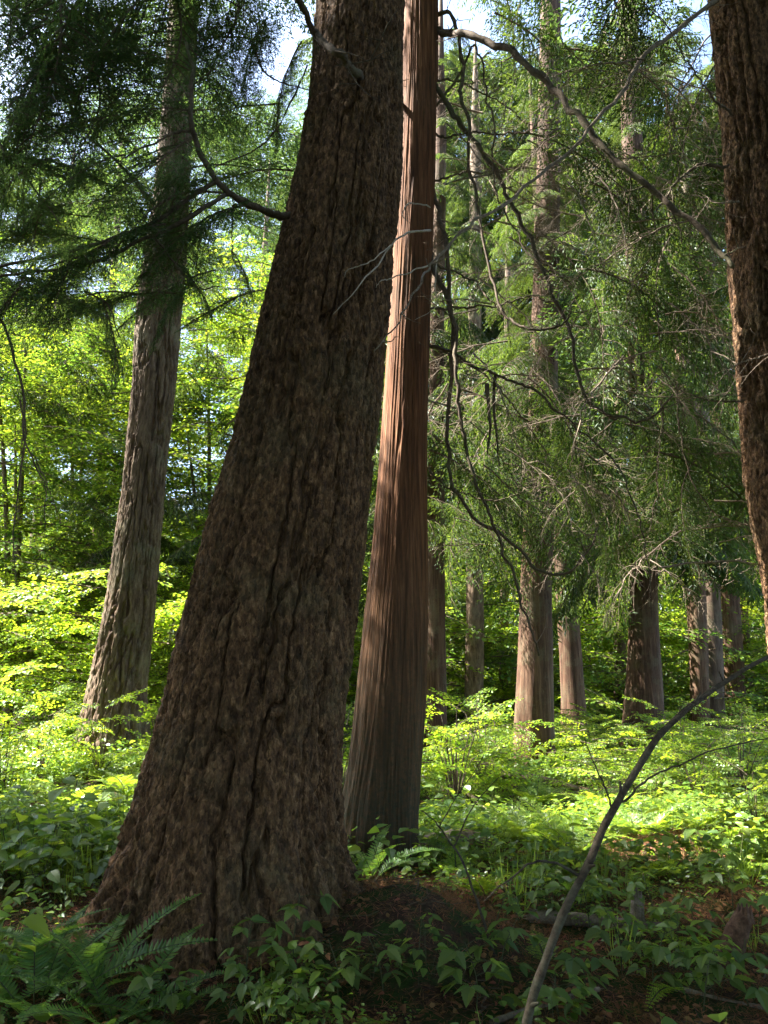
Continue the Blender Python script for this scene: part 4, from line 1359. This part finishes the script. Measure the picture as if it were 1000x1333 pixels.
PLANTS = [
    (320, 1300, 9, .36, 1.0, 'broad-leaved plant in front of the leaning fir, left of centre'),
    (385, 1290, 9, .42, 1.0, 'tallest broad-leaved plant against the foot of the leaning fir'),
    (440, 1310, 8, .30, .9, 'broad-leaved plant before the dark hollow under the leaning fir'),
    (500, 1300, 8, .30, .9, 'broad-leaved plant at the right foot of the leaning fir'),
    (300, 1335, 8, .22, .9, 'low broad-leaved plant at the bottom edge below the leaning fir'),
    (360, 1340, 7, .18, .8, 'small broad-leaved plant at the bottom edge beneath the fir'),
    (210, 1335, 8, .24, 1.0, 'broad-leaved plant beside the fern on the exposed root'),
    (545, 1285, 6, .30, .8, 'sparse broad-leaved plant on the soil mound'),
    (620, 1330, 9, .30, 1.0, 'broad-leaved plant at the bottom edge left of the sapling base'),
    (655, 1290, 9, .34, 1.0, 'broad-leaved plant just left of the leaning sapling'),
    (640, 1240, 8, .32, .9, 'broad-leaved plant beyond the soil mound, left of the sapling'),
    (760, 1300, 9, .26, 1.0, 'broad-leaved plant right of the sapling base'),
    (810, 1270, 9, .30, 1.0, 'broad-leaved plant in the lower right, near the fallen branch'),
    (860, 1300, 9, .28, 1.0, 'broad-leaved plant in the lower right corner patch'),
    (915, 1320, 9, .28, 1.0, 'broad-leaved plant at the bottom edge near the right corner'),
    (975, 1310, 9, .28, 1.0, 'broad-leaved plant in the bottom right corner'),
    (900, 1240, 9, .34, 1.0, 'broad-leaved plant left of the broken stump'),
    (985, 1230, 9, .34, 1.0, 'broad-leaved plant right of the broken stump'),
    (955, 1190, 9, .36, 1.0, 'broad-leaved plant behind the broken stump'),
    (850, 1210, 8, .30, 1.0, 'broad-leaved plant right of the small upright snag'),
    (770, 1220, 8, .30, .9, 'broad-leaved plant left of the small upright snag'),
    (700, 1200, 8, .34, .9, 'broad-leaved plant behind the lower sapling stem'),
    (730, 1340, 9, .26, .9, 'broad-leaved plant at the bottom edge right of the sapling'),
    (60, 1180, 9, .40, 1.0, 'broad-leaved plant above the corner fern on the left'),
    (20, 1130, 9, .40, 1.0, 'broad-leaved plant at the left edge in middle ground'),
    (110, 1130, 9, .38, 1.0, 'broad-leaved plant left of the leaning fir trunk'),
    (150, 1080, 9, .45, 1.0, 'broad-leaved plant behind the left side of the leaning fir'),
    (500, 1130, 8, .26, .9, 'low leafy plant in front of the red-brown cedar base'),
    (570, 1150, 8, .28, .9, 'low leafy plant between cedar base and soil mound'),
    (40, 1250, 8, .34, .9, 'broad-leaved plant between the two left ferns'),
]
for k, (px, py, n, h, s, lab) in enumerate(PLANTS):
    p = G(px, py)
    broad_plant(p, n, h, s, lab, 900 + k, None, tuple(np.random.default_rng(k).uniform(-.10, .10, 2)))

# ------------------------------------------------------------------ leaning sapling, logs, stump
sp = PP([(662, 1400, 3.1), (686, 1325, 3.12), (710, 1248, 3.15), (760, 1132, 3.22), (800, 1052, 3.3), (849, 972, 3.4), (880, 938, 3.46), (909, 912, 3.52), (943, 888, 3.6), (1000, 855, 3.7), (1090, 822, 3.9)])
sb = np.array([sp[0, 0], sp[0, 1], gh(sp[0, 0], sp[0, 1])])
sp[0, 2] = sb[2] - .05
sap = thing('leaning_sapling', sb, 'bare grey-brown sapling leaning to the right across the foreground', 'sapling')
p = spline(sp, 70)
p[1:] += .008 * np.stack([vnoise(p[1:] * 6, k) for k in (1, 2, 3)], -1)
mb = MB()
tube(mb, p - sb, .019, .0095, 12, 0, .07)
for k in (8, 15, 21, 29, 36, 47, 55):           # nodes and broken side shoots
    d = unit(RNG.normal(0, 1, 3) + np.array([0, -.3, .4]))
    r = .025 - .014 * k / 70
    tube(mb, p[k] - sb + np.array([[0, 0, 0], d * r * 1.1, d * (r * 1.1 + RNG.uniform(.008, .05))]), r * .55, r * .22, 6)
obj('stem', mb.mesh('stem', M['sapling_bark']), sap)
for pts, r0 in [([(757, 1138, 3.22), (724, 1122, 3.18), (690, 1124, 3.15), (652, 1148, 3.15), (628, 1172, 3.15)], .007), ([(806, 1044, 3.3), (850, 1008, 3.3), (915, 982, 3.3), (1005, 958, 3.3)], .006),
                ([(798, 1056, 3.3), (780, 1000, 3.32), (765, 965, 3.35)], .004)]:
    branch(sap, sb, pts, r0, .002, 'sapling_bark', 'twig', 24, 6, .006)
# slender leafless shoot in front of the clearing
q = G(645, 1250)
sh = thing('bare_shoot', q, 'thin dark forked shoot between the cedar and the sapling', 'shoot')
branch(sh, q, [(645, 1252, float(q[1])), (622, 1180, float(q[1]) - .1), (598, 1120, float(q[1]) - .1), (570, 1075, float(q[1]) - .1), (548, 1056, float(q[1]) - .1)], .008, .003, 'sapling_bark', 'stem', 24, 6, .006)
branch(sh, q, [(590, 1104, float(q[1]) - .1), (610, 1060, float(q[1]) - .1), (650, 1012, float(q[1]) - .1)], .005, .002, 'sapling_bark', 'twig', 16, 5, .004)
branch(sh, q, [(572, 1076, float(q[1]) - .1), (600, 1030, float(q[1]) - .1), (630, 980, float(q[1]) - .1)], .004, .0015, 'sapling_bark', 'twig', 16, 5, .004)


def log(name, label, a, b, r, mat, broken=False, cat='log', lift=.0, nsx=14):
    pa, pb = G(*a), G(*b)
    pa[2] += r * .6 + lift
    pb[2] += r * .6 + lift
    p = spline([pa, (pa * .5 + pb * .5) + RNG.normal(0, r * .4, 3), pb], 24)
    mb = MB()
    base = pa
    tube(mb, p - base, r, r * .72, nsx, 0, .08)
    mb.add(np.vstack([p[0] - base - unit(p[1] - p[0]) * .004, ]) , None, None)
    t = thing(name, base, label, cat)
    obj('stem', mb.mesh('stem', M[mat]), t)
    # splintered ends
    mb = MB()
    for e, d in ((p[0], unit(p[0] - p[2])), (p[-1], unit(p[-1] - p[-3]))):
        for k in range(9):
            o = e - base + RNG.normal(0, r * .35, 3)
            tube(mb, np.array([o - d * .03, o + d * RNG.uniform(.2, 1.1) * r + RNG.normal(0, r * .1, 3)]), r * .3, r * .05, 5)
    obj('broken_end', mb.mesh('broken_end', M['red_wood' if mat != 'dead_wood' else 'dead_wood']), t)
    return t


log('fallen_log', 'pale log lying just right of the red-brown cedar base', (552, 1112), (640, 1106), .10, 'dead_wood')
log('fallen_branch', 'pale fallen branch beside the small upright snag', (690, 1200), (870, 1218), .045, 'dead_wood')
log('fallen_pole', 'pale pole slanting down in the sunny gap beside the cedar', (600, 1030), (655, 1085), .035, 'dead_wood', lift=.04)
log('mossy_branch', 'dark mossy fallen branch in front of the sunlit cedar trunk', (655, 1024), (752, 1044), .06, 'branch_bark', lift=.15)
log('fallen_stick', 'thin grey stick lying at the bottom right edge', (880, 1290), (1010, 1320), .018, 'dead_wood')
log('fallen_stick', 'thin stick crossing the soil left of the sapling base', (640, 1335), (780, 1290), .015, 'dead_wood')
log('fallen_stick', 'curved pale stick in the leaves on the left', (10, 1120), (90, 1160), .014, 'dead_wood')
# broken stump and small snag
for nm, lab, px, py, tx, ty, r, mt in [('broken_stump', 'short broken brown stump leaning in the lower right', 938, 1262, 968, 1192, .065, 'red_wood'), ('upright_snag', 'small splintered snag standing by the fallen branch', 826, 1212, 829, 1170, .045, 'dead_wood')]:
    b0 = G(px, py)
    t0 = P(tx, ty, float(b0[1]))[0]
    t = thing(nm, b0, lab, 'stump')
    mb = MB()
    q = spline([b0 - np.array([0, 0, .08]), (b0 + t0) / 2 + np.array([.01, 0, 0]), t0], 14)
    tube(mb, q - b0, r * 1.15, r * .8, 14, 0, .07)
    obj('stem', mb.mesh('stem', M[mt]), t)
    mb = MB()
    for k in range(8):
        a = k * .785
        o = t0 - b0 + np.array([math.cos(a), math.sin(a), 0]) * r * .5
        tube(mb, np.array([o - [0, 0, .03], o + np.array([.01, 0, RNG.uniform(.02, .09)])]), r * .4, r * .06, 5)
    obj('broken_end', mb.mesh('broken_end', M[mt]), t)


# ------------------------------------------------------------------ ground cover and litter
def cover_mesh(seed, n, leaf, h, T, spread, mat):
    rg = np.random.default_rng(seed)
    mb = MB()
    r = spread * np.sqrt(rg.uniform(0, 1, n))
    a = rg.uniform(0, 6.283, n)
    O = np.stack([r * np.cos(a), r * np.sin(a), h * rg.uniform(.3, 1, n)], -1)
    a2 = a + rg.normal(0, .8, n)
    D = np.stack([np.cos(a2), np.sin(a2), rg.uniform(-.45, .2, n)], -1)
    L_ = leaf * rg.uniform(.6, 1.25, n)
    leaves(mb, T, O, D, np.array([0, 0, 1.0]) + rg.normal(0, .3, (n, 3)), L_, L_ * .7, 0)
    for k in range(0, n, 3):
        tube(mb, np.array([(O[k, 0] * .4, O[k, 1] * .4, -.02), O[k] * np.array([.8, .8, .6]), O[k]]), .002, .001, 3, 1)
    return mb.mesh('cover', [mat, M['stem_green']], False)


def grass_mesh(seed, n, h):
    rg = np.random.default_rng(seed)
    mb = MB()
    a = rg.uniform(0, 6.283, n)
    O = np.stack([rg.normal(0, .03, n), rg.normal(0, .03, n), np.zeros(n)], -1)
    D = np.stack([np.cos(a) * .45, np.sin(a) * .45, np.ones(n)], -1)
    leaves(mb, T_BLADE, O, D, np.stack([np.cos(a), np.sin(a), -.4 * np.ones(n)], -1), h * rg.uniform(.5, 1.1, n), .007, 0)
    return mb.mesh('grass', [M['cover']], False)


COVER = [source('cover_%d' % k, m) for k, m in enumerate([cover_mesh(1000, 34, .055, .20, T_OVATE, .22, M['cover']), cover_mesh(1001, 30, .07, .28, T_OVATE, .24, M['cover']), cover_mesh(1002, 44, .04, .14, T_OVATE, .22, M['cover']),
         cover_mesh(1003, 26, .085, .32, T_TOOTH, .26, M['cover']), grass_mesh(1004, 18, .32), LADY[0], LADY[1]])]


def cover_points(n, seed, yr, xr=.62, near_gap=True):
    rg = np.random.default_rng(seed)
    y = np.sqrt(rg.uniform(yr[0] ** 2, yr[1] ** 2, n))
    x = rg.uniform(-xr, xr, n) * (y + 1)
    d = fbm(np.stack([x * .8, y * .8, 0 * x], -1), 3, seed)
    keep = d > -.30 + .25 * (y > 6)
    # bare soil: the mound and hollow by the fir, the trunks themselves
    bare = ((x - .25) / .75) ** 2 + ((y - 4.6) / 1.1) ** 2 < 1
    keep &= ~(bare & (rg.uniform(0, 1, n) < .85))
    soil = (x > -.3) & (y < 6.6)
    keep &= ~(soil & (rg.uniform(0, 1, n) < .30))
    for bx, by, br in ((-.95, 5.2, .95), (ced_base[0], 7.0, .42)):
        keep &= np.hypot(x - bx, y - by) > br
    x, y = x[keep], y[keep]
    return x, y, ground_h(x, y), rg


x, y, z, rg = cover_points(10500, 1100, (2.6, 17))
n = len(x)
w = rg.choice(7, n, p=[.18, .16, .17, .15, .08, .13, .13])
e = np.stack([rg.normal(0, .12, n), rg.normal(0, .12, n), rg.uniform(0, 6.283, n)], -1)
sz = rg.uniform(.5, 1.35, n) * (1 + .55 * fbm(np.stack([x * 1.1, y * 1.1, 0 * x + 5], -1), 2, 61)) * np.where(w > 4, .75, 1.0) * np.interp(y, [3, 8, 16], [.8, .95, 1.1])
e[w > 4, 1] -= .1
props(scatter('ground_cover', np.stack([x, y, z], -1), e, sz, w, COVER), 'low green leaves and small ferns covering the forest floor', 'ground cover', None, 'stuff')


def litter_mesh(seed, kind):
    rg = np.random.default_rng(seed)
    mb = MB()
    if kind == 'leaf':
        n = 16
        a = rg.uniform(0, 6.283, n)
        O = np.stack([rg.normal(0, .12, n), rg.normal(0, .12, n), rg.uniform(.0, .02, n)], -1)
        leaves(mb, T_OVATE, O, np.stack([np.cos(a), np.sin(a), rg.normal(0, .3, n)], -1), np.array([0, 0, 1.0]) + rg.normal(0, .5, (n, 3)), rg.uniform(.03, .06, n), .025, 0)
        return mb.mesh('litter', [M['dry_leaf']], False)
    if kind == 'needle':
        n = 70
        a = rg.uniform(0, 6.283, n)
        O = np.stack([rg.normal(0, .10, n), rg.normal(0, .10, n), rg.uniform(.0, .02, n)], -1)
        leaves(mb, T_NEEDLE, O, np.stack([np.cos(a), np.sin(a), rg.normal(0, .25, n)], -1), np.array([0, 0, 1.0]), rg.uniform(.03, .07, n), .004, 0)
        return mb.mesh('litter', [M['dry_leaf']], False)
    for k in range(3):
        a = rg.uniform(0, 6.283)
        o = np.array([rg.normal(0, .1), rg.normal(0, .1), .01])
        d = np.array([math.cos(a), math.sin(a), rg.uniform(-.02, .15)])
        ln = rg.uniform(.1, .4)
        p = o + np.linspace(0, 1, 6)[:, None] * d * ln + rg.normal(0, .008, (6, 3))
        tube(mb, p, rg.uniform(.002, .006), .0012, 4)
    return mb.mesh('litter', [M['branch_bark']])


LIT = [source('litter_%d' % k, litter_mesh(1200 + k, q)) for k, q in enumerate(['leaf', 'needle', 'twig', 'needle', 'twig'])]
rg = np.random.default_rng(1300)
n = 5200
y = np.sqrt(rg.uniform(2.6 ** 2, 9.5 ** 2, n))
x = rg.uniform(-.6, .6, n) * (y + .6)
e = np.stack([rg.normal(0, .1, n), rg.normal(0, .1, n), rg.uniform(0, 6.283, n)], -1)
props(scatter('litter', np.stack([x, y, ground_h(x, y) + .004], -1), e, rg.uniform(.6, 1.3, n), rg.choice(5, n, p=[.2, .38, .04, .34, .04]), LIT), 'fallen needles, twigs and dry leaves on the soil', 'litter', None, 'stuff')
